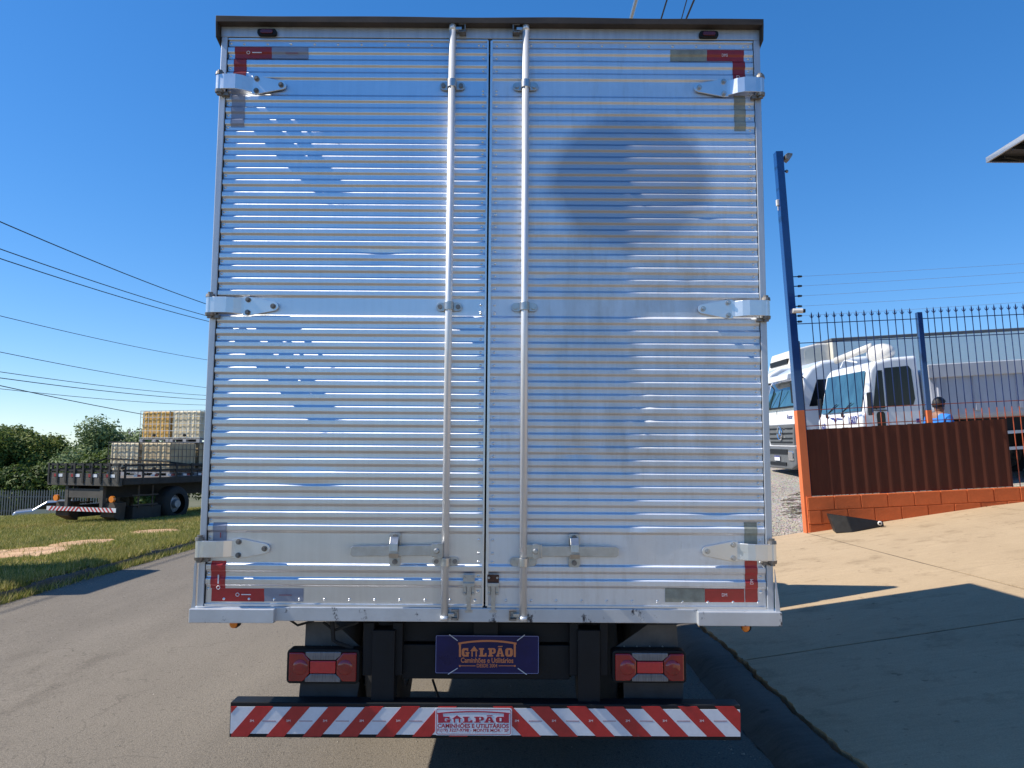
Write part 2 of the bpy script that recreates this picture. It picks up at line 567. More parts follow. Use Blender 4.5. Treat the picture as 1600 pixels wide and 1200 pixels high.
# dirt strip left of the road with a low kerb
v = []; prof = [(-5.99, -0.05), (-6.01, 0.055), (-6.04, 0.070), (-6.10, 0.072), (-6.20, 0.03)]
for y in Y:
    for k, (x, z) in enumerate(prof):
        v.append((x + 0.05 * noise.noise(Vector((y * 0.8, k * 0.3, 15))) + 0.02 * noise.noise(Vector((y * 5, k, 12))), y, z + 0.03 * noise.noise(Vector((y * 1.7, k * 0.6, 19)))))
W = len(prof)
f = [(j * W + i, j * W + i + 1, (j + 1) * W + i + 1, (j + 1) * W + i) for j in range(len(Y) - 1) for i in range(W - 1)]
tag(MB().add(v, f).build('kerb', M_KERB, None, smooth=True, fix=False, org=(0, 0, 0)), kind='structure')

# grit along both road edges
M_GRIT = mat('road_grit', (0.20, 0.17, 0.14), 0.9, col2=(0.34, 0.30, 0.25), var=0.3, vs_=30)
gr_ = MB()
for i in range(2600):
    y_ = rnd.uniform(3.9, 20)
    if rnd.random() < 0.6: x_ = -5.97 + abs(rnd.gauss(0, 0.28))
    elif rnd.random() < 0.6: x_ = 1.45 - abs(rnd.gauss(0, 0.12))
    else: x_ = rnd.uniform(-5.9, 1.4)
    s_ = rnd.uniform(0.003, 0.011); z_ = road_z(x_, y_); a_ = rnd.random() * 6.28
    gr_.add([(x_ + s_ * math.cos(a_ + q), y_ + s_ * math.sin(a_ + q), z_ - .001) for q in (0, 2.1, 4.2)] + [(x_, y_, z_ + s_ * .9)], [(0, 1, 3), (1, 2, 3), (2, 0, 3)])
tag(gr_.build('road_grit', M_GRIT, None, fix=False), 'scattered grit and pebbles on the asphalt road', 'grit', kind='stuff')

# bare reddish soil patches in the verge
M_SOIL = mat('bare_soil', (0.40, 0.23, 0.125), 0.95, col2=(0.54, 0.36, 0.22), var=0.15, vs_=2.2, bs=0.6, bscale=25, spec=0.1)
PATCH = []
for pxc, pyc, rx_, ry_ in ((25, 868, 0.95, 0.42), (126, 854, 0.60, 0.26), (243, 836, 0.55, 0.22)):
    d_ = ray(pxc, pyc); t_ = (-0.05 - CH) / d_.z
    PATCH.append((d_.x * t_, d_.y * t_, rx_, ry_ * 2.2))
def bare(x, y):
    for cx, cy, a_, b_ in PATCH:
        if ((x - cx) / a_) ** 2 + ((y - cy) / b_) ** 2 < 0.85 + 0.9 * noise.noise(Vector((x * 2.2, y * 1.5, 3))) + 0.6 * noise.noise(Vector((x * 7, y * 5, 3))): return rnd.random() < 0.9
    return False
for cx, cy, a_, b_ in PATCH:
    vv, ff = [(cx, cy, verge_z(cx, cy) + 0.012)], []
    for rg in range(1, 6):
        for k in range(28):
            an = 2 * math.pi * k / 28
            q = rg / 5 * 1.05 * (1 + (0.30 * noise.noise(Vector((math.cos(an) * 1.6 + cx, math.sin(an) * 1.6, 2))) + 0.22 * noise.noise(Vector((math.cos(an) * 5 + cx, math.sin(an) * 5, 2)))) * (rg / 5))
            x_, y_ = cx + a_ * q * math.cos(an), cy + b_ * q * math.sin(an)
            vv.append((x_, y_, verge_z(x_, y_) + (0.014 if rg < 5 else -0.02)))
    ff = [(0, 1 + k, 1 + (k + 1) % 28) for k in range(28)]
    for rg in range(4):
        for k in range(28): ff.append((1 + rg * 28 + k, 1 + (rg + 1) * 28 + k, 1 + (rg + 1) * 28 + (k + 1) % 28, 1 + rg * 28 + (k + 1) % 28))
    tag(MB().add(vv, ff).build('bare_soil', M_SOIL, None, smooth=True), kind='structure')

# grass blades on the verge
def grass(name, n, xr, yr, hmin, hmax, width, cols, dens=0.5, seed=1, zf=verge_z):
    r = np.random.default_rng(seed)
    X = r.uniform(*xr, n); Yc = r.uniform(*yr, n)
    keep = []
    for i in range(n):
        d = noise.noise(Vector((X[i] * 0.55, Yc[i] * 0.55, 4.0))) + 0.4 * noise.noise(Vector((X[i] * 2.6, Yc[i] * 2.6, 8.0)))
        keep.append((d > -dens or r.random() < 0.4) and not bare(X[i], Yc[i]))
    keep = np.array(keep); X, Yc = X[keep], Yc[keep]; n = len(X)
    Z = np.array([zf(a, b) for a, b in zip(X, Yc)])
    h = r.uniform(hmin, hmax, n); an = r.uniform(0, 2 * math.pi, n)
    lean = r.uniform(0.1, 0.9, n) * h; la = r.uniform(0, 2 * math.pi, n)
    V = np.empty((n, 3, 3))
    V[:, 0] = np.stack([X - width * np.cos(an), Yc - width * np.sin(an), Z], 1)
    V[:, 1] = np.stack([X + width * np.cos(an), Yc + width * np.sin(an), Z], 1)
    V[:, 2] = np.stack([X + lean * np.cos(la), Yc + lean * np.sin(la), Z + h], 1)
    me = bpy.data.meshes.new(name)
    me.vertices.add(3 * n); me.vertices.foreach_set('co', V.reshape(-1))
    me.loops.add(3 * n); me.loops.foreach_set('vertex_index', np.arange(3 * n, dtype=np.int32))
    me.polygons.add(n); me.polygons.foreach_set('loop_start', np.arange(0, 3 * n, 3, dtype=np.int32)); me.polygons.foreach_set('loop_total', np.full(n, 3, dtype=np.int32))
    me.update(calc_edges=True)
    o = bpy.data.objects.new(name, me); COL.objects.link(o)
    me.materials.append(cols)
    return o

def leaf_mat(name, stops, scale=0.8, trans=0.25):
    m, t, p = newmat(name)
    g_ = t.nodes.new('ShaderNodeNewGeometry')
    c1 = ramp(t, g_.outputs['Random Per Island'], stops)
    v = coords(t)
    c = mixc(t, 0.5, c1, ramp(t, noise_tex(t, v, scale, 4, 0.6), [(0.3, (0.6, 0.62, 0.6)), (0.7, (1.25, 1.2, 1.1))]), 'MULTIPLY')
    t.links.new(c, p.inputs['Base Color'])
    p.inputs['Roughness'].default_value = 0.6
    p.inputs['Specular IOR Level'].default_value = 0.25
    tr = t.nodes.new('ShaderNodeBsdfTranslucent'); t.links.new(c, tr.inputs[0])
    mx = t.nodes.new('ShaderNodeMixShader'); mx.inputs[0].default_value = trans
    out = t.nodes['Material Output']
    t.links.new(p.outputs[0], mx.inputs[1]); t.links.new(tr.outputs[0], mx.inputs[2]); t.links.new(mx.outputs[0], out.inputs[0])
    return m

M_GRASS = leaf_mat('grass_blades', [(0.0, (0.13, 0.17, 0.03)), (0.4, (0.27, 0.28, 0.06)), (0.75, (0.43, 0.37, 0.11)), (1.0, (0.60, 0.50, 0.24))], 0.9)
g1 = grass('grass', 190000, (-16.5, -6.12), (8.0, 26.5), 0.025, 0.085, 0.006, M_GRASS, 0.34, 3)
tag(g1, 'short patchy green and straw grass on the roadside verge', 'grass', kind='stuff')
def tuft_zone(x, y): return 0.02
g2 = grass('grass', 42000, (-6.45, -5.86), (8.0, 24.0), 0.03, 0.13, 0.006, M_GRASS, 0.22, 9, lambda x, y: 0.06 if x < -6.03 else -0.04)
tag(g2, 'ragged grass tufts spilling over the left kerb onto the road', 'grass', kind='stuff')
# ------------------------------------------------------------------ box truck materials
def door_mat(name, worn):
    m, t, p = newmat(name)
    v = coords(t)
    st = noise_tex(t, coords(t, (14, 1, 0.6)), 3.0, 5, 0.6)
    cl = noise_tex(t, v, 2.2, 6, 0.68, 0.3)
    fine = noise_tex(t, coords(t, (1, 1, 5)), 45, 4, 0.6)
    base = ramp(t, cl, [(0.3, (0.68, 0.71, 0.76)), (0.7, (0.77, 0.80, 0.85))])
    base = mixc(t, 0.5, base, ramp(t, st, [(0.35, (0.90, 0.90, 0.90)), (0.65, (1.0, 1.0, 1.0))]), 'MULTIPLY')
    rough = mathn(t, 'ADD', mathn(t, 'MULTIPLY', cl, 0.12), 0.40 if not worn else 0.49)
    if worn:
        # removed lettering: a rubbed disc and a rectangle of glue residue, both with soft uneven edges
        sep = t.nodes.new('ShaderNodeSeparateXYZ')
        t.links.new(v, sep.inputs[0])
        c0 = onY(985, 285); e0 = onY(1126, 285)
        R = e0.x - c0.x
        dx = mathn(t, 'DIVIDE', mathn(t, 'SUBTRACT', sep.outputs[0], c0.x + 0.117), R)
        dz = mathn(t, 'DIVIDE', mathn(t, 'SUBTRACT', sep.outputs[2], c0.z), R * 0.86)
        rr = mathn(t, 'SQRT', mathn(t, 'ADD', mathn(t, 'MULTIPLY', dx, dx), mathn(t, 'MULTIPLY', dz, dz)))
        rr = mathn(t, 'ADD', rr, mathn(t, 'MULTIPLY', mathn(t, 'SUBTRACT', noise_tex(t, v, 5, 6, 0.7), 0.5), 0.35))
        disc = ramp(t, rr, [(0.78, (1, 1, 1)), (1.04, (0, 0, 0))])
        base = mixc(t, mathn(t, 'MULTIPLY', disc, 0.9), base, (0.40, 0.43, 0.49))
        # glue residue
        c1 = onY(1000, 560)
        ax = mathn(t, 'DIVIDE', mathn(t, 'ABSOLUTE', mathn(t, 'SUBTRACT', sep.outputs[0], c1.x + 0.117)), 0.46)
        az = mathn(t, 'DIVIDE', mathn(t, 'ABSOLUTE', mathn(t, 'SUBTRACT', sep.outputs[2], c1.z)), 0.62)
        q = mathn(t, 'ADD', mathn(t, 'MAXIMUM', ax, az), mathn(t, 'MULTIPLY', mathn(t, 'SUBTRACT', noise_tex(t, coords(t, (3, 1, 1)), 4, 6, 0.7), 0.5), 0.8))
        res = ramp(t, q, [(0.7, (1, 1, 1)), (1.08, (0, 0, 0))])
        blot = ramp(t, noise_tex(t, coords(t, (2.2, 1, 1)), 3.2, 6, 0.7), [(0.35, (0, 0, 0)), (0.7, (1, 1, 1))])
        base = mixc(t, mathn(t, 'MULTIPLY', mathn(t, 'MULTIPLY', res, 0.5), blot), base, (0.44, 0.43, 0.41))
        grime = ramp(t, noise_tex(t, coords(t, (5, 1, 1.2)), 2.6, 7, 0.72), [(0.52, (0, 0, 0)), (0.72, (1, 1, 1))])
        base = mixc(t, mathn(t, 'MULTIPLY', grime, 0.35), base, (0.50, 0.47, 0.43))
        rough = mathn(t, 'ADD', rough, mathn(t, 'MULTIPLY', mathn(t, 'ADD', grime, res), 0.05))
        rough = mathn(t, 'SUBTRACT', rough, mathn(t, 'MULTIPLY', disc, 0.02))
    t.links.new(base, p.inputs['Base Color'])
    p.inputs['Metallic'].default_value = 0.96 if not worn else 0.92
    t.links.new(rough, p.inputs['Roughness'])
    p.inputs['Anisotropic'].default_value = 0.78 if not worn else 0.60
    tg = t.nodes.new('ShaderNodeTangent'); tg.direction_type = 'UV_MAP'; tg.uv_map = 'UVMap'
    t.links.new(tg.outputs[0], p.inputs['Tangent'])
    bump(t, p, mathn(t, 'ADD', fine, mathn(t, 'MULTIPLY', cl, 2.0)), 0.04 if not worn else 0.06, 0.01)
    return m

M_DOORL = door_mat('ribbed_aluminium', False)
M_DOORR = door_mat('ribbed_aluminium_worn', True)
M_ALU = mat('bare_aluminium', (0.74, 0.75, 0.76), 0.33, 0.9, var=0.05, vs_=8, bs=0.05)
M_FRAME = mat('silver_frame_paint', (0.50, 0.53, 0.57), 0.42, 0.55, var=0.12, vs_=3, stretch=(9, 1, 0.7), bs=0.06, bscale=90)
M_RAIL = mat('scuffed_rail_paint', (0.56, 0.58, 0.60), 0.42, 0.45, var=0.08, vs_=5, bs=0.08, wear=0.605, wcol=(0.05, 0.05, 0.06), wscale=9, stretch=(1.4, 1, 1))
M_LIP = mat('grimy_shaded_roof_lip', (0.045, 0.036, 0.030), 0.7, 0.1, var=0.5, vs_=5, stretch=(1, 1, 3))  # grime, with the shade on the lip's unlit front also in the colour
M_STEEL = mat('zinc_steel', (0.50, 0.50, 0.49), 0.34, 0.92, var=0.12, vs_=25, bs=0.1, bscale=120)
M_STEELD = mat('dirty_steel', (0.24, 0.22, 0.20), 0.5, 0.8, var=0.35, vs_=30)
M_TUBE = mat('silver_lock_bar', (0.78, 0.79, 0.80), 0.42, 0.45, var=0.06, vs_=6, stretch=(1, 1, 0.4), wear=0.74, wcol=(0.3, 0.28, 0.26), wscale=30)
M_BLACK = mat('black_chassis_paint', (0.007, 0.008, 0.010), 0.55, 0.0, var=0.35, vs_=6, spec=0.3, bs=0.1, bscale=50)
M_RUB = mat('black_rubber', (0.012, 0.012, 0.012), 0.75, 0.0, var=0.3, vs_=8, bs=0.15)
M_SEAL = mat('door_seal', (0.008, 0.008, 0.008), 0.8)
M_GREYP = mat('dusty_black_plastic', (0.10, 0.095, 0.09), 0.7, 0.0, var=0.35, vs_=7, bs=0.15, bscale=40)
M_FLAP = mat('scratched_mud_flap', (0.032, 0.034, 0.038), 0.5, 0.0, var=0.3, vs_=9, bs=0.2, bscale=30, wear=0.76, wcol=(0.3, 0.3, 0.3), wscale=18)
M_REDT = mat('red_reflective_tape', (0.42, 0.020, 0.022), 0.34, 0.0, var=0.10, vs_=40, coat=0.4, wear=0.66, wcol=(0.30, 0.12, 0.11), wscale=12, bs=0.04, bscale=300)
M_WHTT = mat('white_reflective_tape', (0.66, 0.69, 0.74), 0.34, 0.0, var=0.05, vs_=40, coat=0.4, wear=0.65, wcol=(0.48, 0.48, 0.48), wscale=12, bs=0.04, bscale=300)
M_REDD = mat('faded_red_tape', (0.26, 0.016, 0.020), 0.4, 0.0, var=0.15, vs_=20, coat=0.2, bs=0.05, bscale=200)
M_GRYT = mat('grey_tape', (0.27, 0.29, 0.36), 0.34, 0.25, var=0.1, vs_=18, bs=0.05, bscale=150)
M_YELT = mat('yellowed_tape', (0.30, 0.30, 0.25), 0.4, 0.15, var=0.35, vs_=16, col2=(0.26, 0.27, 0.22), bs=0.08, bscale=90)
M_REDL = mat('red_lens', (0.27, 0.008, 0.012), 0.16, 0.0, var=0.25, vs_=14, coat=0.8)
M_REDC = mat('red_reflector', (0.55, 0.012, 0.020), 0.2, 0.0, var=0.1, vs_=60, coat=0.8, bs=0.2, bscale=260)
M_CLR = mat('smoky_clear_lens', (0.17, 0.17, 0.175), 0.18, 0.0, var=0.3, vs_=30, coat=0.8, stretch=(6, 1, 0.3))
M_DRED = mat('dark_red_lamp', (0.10, 0.006, 0.008), 0.2, coat=0.6)
M_AMB = mat('amber_lens', (0.75, 0.22, 0.02), 0.25, coat=0.6)
M_NAVY = mat('navy_plate', (0.006, 0.008, 0.075), 0.3, 0.0, var=0.3, vs_=5, coat=0.15, spec=0.3)
M_ORG = mat('orange_print', (0.62, 0.20, 0.07), 0.5, var=0.05)
M_LINE = mat('plate_edge', (0.20, 0.22, 0.42), 0.5, var=0.05)
M_TIE = mat('clear_cable_tie', (0.55, 0.57, 0.60), 0.4)
M_STKW = mat('sticker_white', (0.62, 0.66, 0.73), 0.4, var=0.04, coat=0.3)
M_STKR = mat('sticker_red_print', (0.36, 0.018, 0.045), 0.45, var=0.05)
M_PRTW = mat('white_print', (0.75, 0.72, 0.72), 0.5, var=0.04)
M_RUST = mat('rusted_steel', (0.13, 0.055, 0.03), 0.85, 0.2, var=0.5, vs_=20, bs=0.3)
M_WHT = mat('white_cab_paint', (0.74, 0.75, 0.76), 0.3, 0.0, var=0.05, vs_=2, coat=0.5)
M_GLASS = mat('dark_glass', (0.010, 0.013, 0.017), 0.08, 0.0, var=0.2, spec=0.35)
M_TYRE = mat('tyre_rubber', (0.025, 0.024, 0.023), 0.85, var=0.3, vs_=12, bs=0.3, bscale=40)

# ------------------------------------------------------------------ box truck
XL, XR, XC, ZT, ZB = -1.420, 1.192, -0.117, 3.709, 1.028
TR = thing('box_truck', 'large silver ribbed aluminium box truck seen squarely from behind', 'truck', (XC, D, 0))

SEC = [(3.674, 3), (3.430, 17), (2.353, 17), (1.207, 2)]
ENDZ = [3.515, 2.445, 1.353, 1.112]
RIBD, TRN = 0.0066, 0.0105
KN = []                                      # knots of the rib profile from top to bottom
for (z0, n), z1 in zip(SEC, ENDZ):
    per = (z0 - z1) / (n - 0.5)
    for i in range(n):
        zw = z0 - i * per
        zb = zw - per * 0.5
        for z_, up in ((zw, True), (zb, False)):
            T_ = TRN if up else TRN * 1.05
            KN.append((z_ + T_ * 0.72, 0.0 if up else RIBD))
            for k in range(5):
                s_ = k / 4.0
                e_ = s_ * s_ * (3 - 2 * s_)
                KN.append((z_ + T_ / 2 - T_ * s_, (e_ if up else 1 - e_) * RIBD))
            KN.append((z_ - T_ * 0.72, RIBD if up else 0.0))
def prof(z):
    if z >= KN[0][0] or z <= KN[-1][0]: return 0.0
    lo, hi = 0, len(KN) - 1
    while hi - lo > 1:
        mdl = (lo + hi) // 2
        if KN[mdl][0] >= z: lo = mdl
        else: hi = mdl
    a, b = KN[lo], KN[hi]
    return a[1] + (b[1] - a[1]) * (a[0] - z) / (a[0] - b[0])

def wav(x, z, amp):
    return amp * (noise.noise(Vector((x * 1.6, z * 2.3, 3.0))) + 0.5 * noise.noise(Vector((x * 4.5, z * 7.0, 9.0))))

DENTS = [(onY(*p_), a_, rx_, rz_) for p_, a_, rx_, rz_ in (((845, 440), .004, .04, .03), ((850, 560), .005, .05, .05), ((1090, 330), -.005, .07, .03), ((1120, 805), .005, .09, .025), ((1000, 835), -.004, .06, .03), ((1075, 440), .003, .06, .05), ((905, 705), .006, .08, .02), ((600, 398), .004, .10, .03), ((480, 745), -.004, .12, .03), ((1000, 640), .005, .03, .10))]
def wav2(x, z):
    return sum(a_ * math.exp(-((x - c_.x) / rx_) ** 2 - ((z - c_.z) / rz_) ** 2) for c_, a_, rx_, rz_ in DENTS)

def ribbed(x0, x1, z0, z1, off, amp, nx):
    """sheet following the ribs; y is towards the camera from the door plane"""
    zs = sorted({round(z, 5) for z, _ in KN if z0 < z < z1} | {z0, z1}, reverse=True)
    xs_ = [x0 + (x1 - x0) * i / nx for i in range(nx + 1)]
    v = []
    for z in zs:
        for x in xs_:
            v.append((x, D - prof(z) - off - (wav(x, z, amp) - wav2(x, z) if amp else 0.0), z))
    W = nx + 1
    return MB().add(v, [(j * W + i, (j + 1) * W + i, (j + 1) * W + i + 1, j * W + i + 1) for j in range(len(zs) - 1) for i in range(nx)])

def hinge(door, s, zc, mirror_x):
    """strap hinge: s=+1 points right (left door)"""
    q = lambda dx: mirror_x + s * (dx + 0.016)
    zh = 0.037
    h = MB()
    # plan profile of the strap (x, distance proud of the door)
    pl = [(-0.020, 0.040), (-0.012, 0.049), (0.02, 0.053), (0.075, 0.053), (0.105, 0.041), (0.135, 0.020), (0.150, 0.015)]
    th = 0.007
    pts = [(q(a), D - b) for a, b in pl] + [(q(a), D - b + th) for a, b in reversed(pl)]
    h.prism(pts, 'z', zc - zh, zc + zh)
    # triangular plate with round tip
    pp = [(0.142, -0.045), (0.142, 0.045), (0.165, 0.046)]
    for k in range(9):
        a = rad(80 - 160 * k / 8)
        pp.append((0.285 + 0.022 * math.cos(a), 0.022 * math.sin(a)))
    pp.append((0.165, -0.046))
    h.prism([(q(a), zc + b) for a, b in pp], 'y', D - 0.016, D - 0.009)
    h.cyl((q(-0.006), D - 0.034, zc - zh - 0.001), (q(-0.006), D - 0.034, zc + zh + 0.001), 0.0175, n=16)
    o = h.build('hinge', M_ALU, door, bevel=0.0015)
    for dx, dz in ((0.165, 0.030), (0.165, -0.030), (0.283, 0.0)):
        b = MB()
        b.cyl((q(dx), D - 0.016, zc + dz), (q(dx), D - 0.022, zc + dz), 0.0125, n=12)
        b.cyl((q(dx), D - 0.022, zc + dz), (q(dx), D - 0.031, zc + dz), 0.0085, 0.007, n=8)
        b.build('bolt', M_STEELD if s > 0 else M_STEEL, door, smooth=False)
    for e in (1, -1):
        c = MB()
        z_ = zc + e * zh
        c.cyl((q(-0.006), D - 0.034, z_), (q(-0.006), D - 0.034, z_ + e * 0.014), 0.021, 0.019, n=14)
        c.cyl((q(-0.006), D - 0.034, z_ + e * 0.014), (q(-0.006), D - 0.034, z_ + e * 0.024), 0.012, n=10)
        c.build('hinge_pin', M_STEELD, door)
    MB().box(q(0.0), q(0.035), D - 0.030, D + 0.0, zc - zh - 0.022, zc - zh - 0.006).build('hinge_lug', M_STEELD, door)

def rivets(spots, name, door, m, r=0.0065):
    mb = MB()
    for x, z in spots:
        n = 8
        y0 = D - prof(z)
        base = [(x + r * math.cos(2 * math.pi * i / n), y0 - 0.0005, z + r * math.sin(2 * math.pi * i / n)) for i in range(n)]
        midr = [(x + r * 0.72 * math.cos(2 * math.pi * i / n), y0 - 0.0030, z + r * 0.72 * math.sin(2 * math.pi * i / n)) for i in range(n)]
        mb.add(base + midr + [(x, y0 - 0.0042, z)], [(i, (i + 1) % n, n + (i + 1) % n, n + i) for i in range(n)] + [(n + i, n + (i + 1) % n, 2 * n) for i in range(n)])
    o = mb.build(name, m, door, smooth=True)
    tag(o, kind='stuff')
    return o

def tape(door, x0, x1, z0, z1, m, name='reflective_tape'):
    return ribbed(x0, x1, z0, z1, 0.0018, 0.0012 if door is DL else 0.0022, 8).build(name, m, door, smooth=True)

def lockbar(door, x, s, bar_top, bar_bot):
    """s: side (+1 right) on which the end cams sit"""
    yb = D - 0.034
    mb = MB().cyl((x, yb, bar_bot), (x, yb, bar_top), 0.0165, n=20)
    mb.cyl((x, yb, bar_bot - 0.006), (x, yb, bar_bot + 0.012), 0.0185, n=20)
    mb.cyl((x, yb, bar_top - 0.03), (x, yb, bar_top + 0.004), 0.0178, 0.0150, n=20)
    mb.build('lock_bar', M_TUBE, door, smooth=True).data.polygons
    for z_, e in ((bar_top - 0.022, 1), (bar_bot + 0.018, -1)):
        c = MB()
        c.box(x + s * 0.016, x + s * 0.045, yb - 0.010, yb + 0.018, z_ - 0.008, z_ + 0.008)
        c.build('cam', M_STEEL, door, bevel=0.002)
        k = MB()
        for zz in (z_ - 0.022, z_ + 0.016):
            k.box(x + s * 0.030, x + s * 0.062, yb - 0.016, D + 0.005, zz, zz + 0.007)
        k.box(x + s * 0.058, x + s * 0.064, yb - 0.016, D + 0.005, z_ - 0.022, z_ + 0.022)
        k.build('cam_keeper', M_STEELD, door, bevel=0.001)
    for z_ in (3.478, 2.398, 1.225):
        g = MB()
        oval = []
        for k in range(16):
            a = 2 * math.pi * k / 16
            cx = 0.040 if math.cos(a) > 0 else -0.040
            oval.append((x + cx + 0.021 * math.cos(a), z_ + 0.021 * math.sin(a)))
        g.prism(oval, 'y', D - 0.013, D - 0.006)
        # clamp band round the bar
        pr = []
        for k in range(13):
            a = math.pi * k / 12
            pr.append((x + 0.0225 * math.cos(a), yb - 0.0225 * math.sin(a)))
        pr += [(x - 0.0225, D - 0.012)] + [(x - 0.0185, D - 0.012)]
        for k in range(12, -1, -1):
            a = math.pi * k / 12
            pr.append((x + 0.0185 * math.cos(a), yb - 0.0185 * math.sin(a)))
        pr += [(x + 0.0185, D - 0.012), (x + 0.0225, D - 0.012)]
        g.prism(pr, 'z', z_ - 0.019, z_ + 0.019)
        g.build('bar_clamp', M_STEEL, door, bevel=0.001)
        for dx in (-0.042, 0.042):
            MB().cyl((x + dx, D - 0.013, z_), (x + dx, D - 0.021, z_), 0.011, n=8).build('bolt', M_STEELD if s > 0 else M_STEEL, door)

def handle(door, xa, xb, z0, xk, xh, tilt, m):
    """flat bar from the hub (xh) to its end (xb), keeper at xk"""
    s = 1 if xb > xh else -1
    hh = 0.0235
    mb = MB()
    n = 14
    def outl(x0_, x1_):
        return [(x0_, z0 - hh), (x1_ - s * 0.012, z0 - hh + tilt), (x1_, z0 - hh * 0.6 + tilt), (x1_, z0 + hh * 0.6 + tilt), (x1_ - s * 0.012, z0 + hh + tilt), (x0_, z0 + hh)]
    mb.prism(outl(xa, xb), 'y', D - 0.040, D - 0.032)
    mb.build('handle', m, door, bevel=0.002)
    hub = MB()
    hub.prism(rrect(min(xh, xa) - 0.006, max(xh, xa) + 0.022, z0 - 0.034, z0 + 0.034, 0.008), 'y', D - 0.055, D - 0.041)
    hub.cyl((xh + s * 0.006, D - 0.055, z0), (xh + s * 0.006, D - 0.067, z0), 0.014, 0.010, n=12)
    hub.build('handle_hub', M_STEEL, door, bevel=0.0015)
    k = MB()
    k.prism(rrect(xk - 0.026, xk + 0.026, z0 - 0.075, z0 + 0.075, 0.012), 'y', D - 0.012, D - 0.006)
    k.prism([(D - 0.012, z0 - 0.035), (D - 0.050, z0 - 0.032), (D - 0.058, z0 - 0.012), (D - 0.052, z0 - 0.012), (D - 0.045, z0 - 0.027), (D - 0.012, z0 - 0.028)], 'x', xk - 0.022, xk + 0.022)
    k.build('handle_keeper', M_STEEL, door, bevel=0.0015)
    c = MB()
    c.prism([(D - 0.012, z0 + 0.060), (D - 0.030, z0 + 0.058), (D - 0.058, z0 + 0.030), (D - 0.060, z0 - 0.004), (D - 0.053, z0 - 0.004), (D - 0.051, z0 + 0.026), (D - 0.026, z0 + 0.050), (D - 0.012, z0 + 0.050)], 'x', xk - 0.020, xk + 0.018)
    c.build('handle_catch', M_STEEL, door, bevel=0.0015)
    for dz in (0.058, -0.055):
        MB().cyl((xk, D - 0.012, z0 + dz), (xk, D - 0.024, z0 + dz), 0.012, n=8).build('bolt', M_STEELD, door)

def door(s):
    left = s > 0
    x0, x1 = (XL + 0.033, -0.1265) if left else (-0.1065, XR - 0.033)
    o = ribbed(x0, x1, ZB, ZT, 0.0, 0.0012 if left else 0.0022, 60).build('rear_door', M_DOORL if left else M_DOORR, TR, smooth=True)
    uv = o.data.uv_layers.new(name='UVMap')
    co = np.empty(len(o.data.vertices) * 3); o.data.vertices.foreach_get('co', co); co = co.reshape(-1, 3)
    li = np.empty(len(o.data.loops), dtype=np.int32); o.data.loops.foreach_get('vertex_index', li)
    uv.data.foreach_set('uv', (co[li][:, [0, 2]] / 4 + 0.5).reshape(-1))
    tag(o, 'bright left door' if left else 'dull right door with a rubbed round patch')
    # door core behind the sheet and edge trims
    MB().box(x0, x1, D + 0.016, D + 0.05, ZB, ZT).build('door_core', M_SEAL, o)
    tr = MB()
    e = x1 if left else x0
    tr.box(e - 0.004 + (0 if left else -0.004), e + 0.008 + (-0.004 if left else -0.004), D - 0.010, D + 0.003, ZB - 0.002, ZT + 0.002)
    tr.box(x0, x1, D - 0.009, D + 0.003, ZT - 0.002, ZT + 0.007)
    tr.box(x0, x1, D - 0.009, D + 0.003, ZB - 0.009, ZB + 0.002)
    tr.build('edge_trim', M_ALU, o, bevel=0.001)
    if left:
        se = MB().box(XL + 0.030, XL + 0.0345, D - 0.006, D + 0.003, ZB, ZT)
        se.build('door_seal', M_SEAL, o)
    mx = XL if left else XR
    for zc in (3.476, 2.395, 1.277):
        hinge(o, s, zc, mx)
    # rivets
    sp = []
    nn = 11
    for i in range(nn):
        x = x0 + 0.075 + (x1 - x0 - 0.12) * i / (nn - 1)
        sp.append((x, ZT - 0.018)); sp.append((x + 0.01, ZB + 0.022))
    rows = []
    for (z0_, n_), z1_ in zip(SEC, ENDZ):
        per = (z0_ - z1_) / (n_ - 0.5)
        for i in range(n_): rows.append(z0_ - i * per + 0.014)
    rows += [3.46, 2.41, 2.375, 1.32, 1.26, 1.09]
    for z_ in rows:
        sp.append((x1 - 0.022 if left else x0 + 0.022, z_))
        sp.append((x0 + 0.012 if left else x1 - 0.022, z_ + 0.005))
    rivets(sp, 'rivets', o, M_ALU)
    return o

DL, DR = door(1), door(-1)

def P_(px, py): return onY(px, py, D)
# reflective corner tapes (left door: silver-grey, right door: yellowed)
def ptape(dr, px0, px1, py0, py1, m):
    a, b = P_(px0, py0), P_(px1, py1)
    return tape(dr, a.x, b.x, b.z, a.z, m)
ptape(DL, 368, 425, 74, 92, M_REDD); ptape(DL, 425, 482, 74, 92, M_GRYT)
ptape(DL, 366.5, 385, 92, 122, M_REDD); ptape(DL, 363, 382, 147, 199, M_GRYT)
ptape(DL, 334, 354, 816, 848, M_GRYT); ptape(DL, 331, 352, 876, 919, M_REDT)
ptape(DL, 331, 413, 919, 940, M_REDT); ptape(DL, 413, 474, 919, 940, M_GRYT)
ptape(DR, 1047, 1104, 79, 96, M_YELT); ptape(DR, 1104, 1162, 79, 96, M_REDD)
ptape(DR, 1144, 1164, 96, 126, M_REDD); ptape(DR, 1146, 1165, 150, 205, M_YELT)
ptape(DR, 1162, 1183, 816, 852, M_YELT); ptape(DR, 1163, 1184, 876, 941, M_REDT)
ptape(DR, 1101, 1163, 920, 941, M_REDT); ptape(DR, 1039, 1101, 919, 941, M_YELT)
pr = MB()
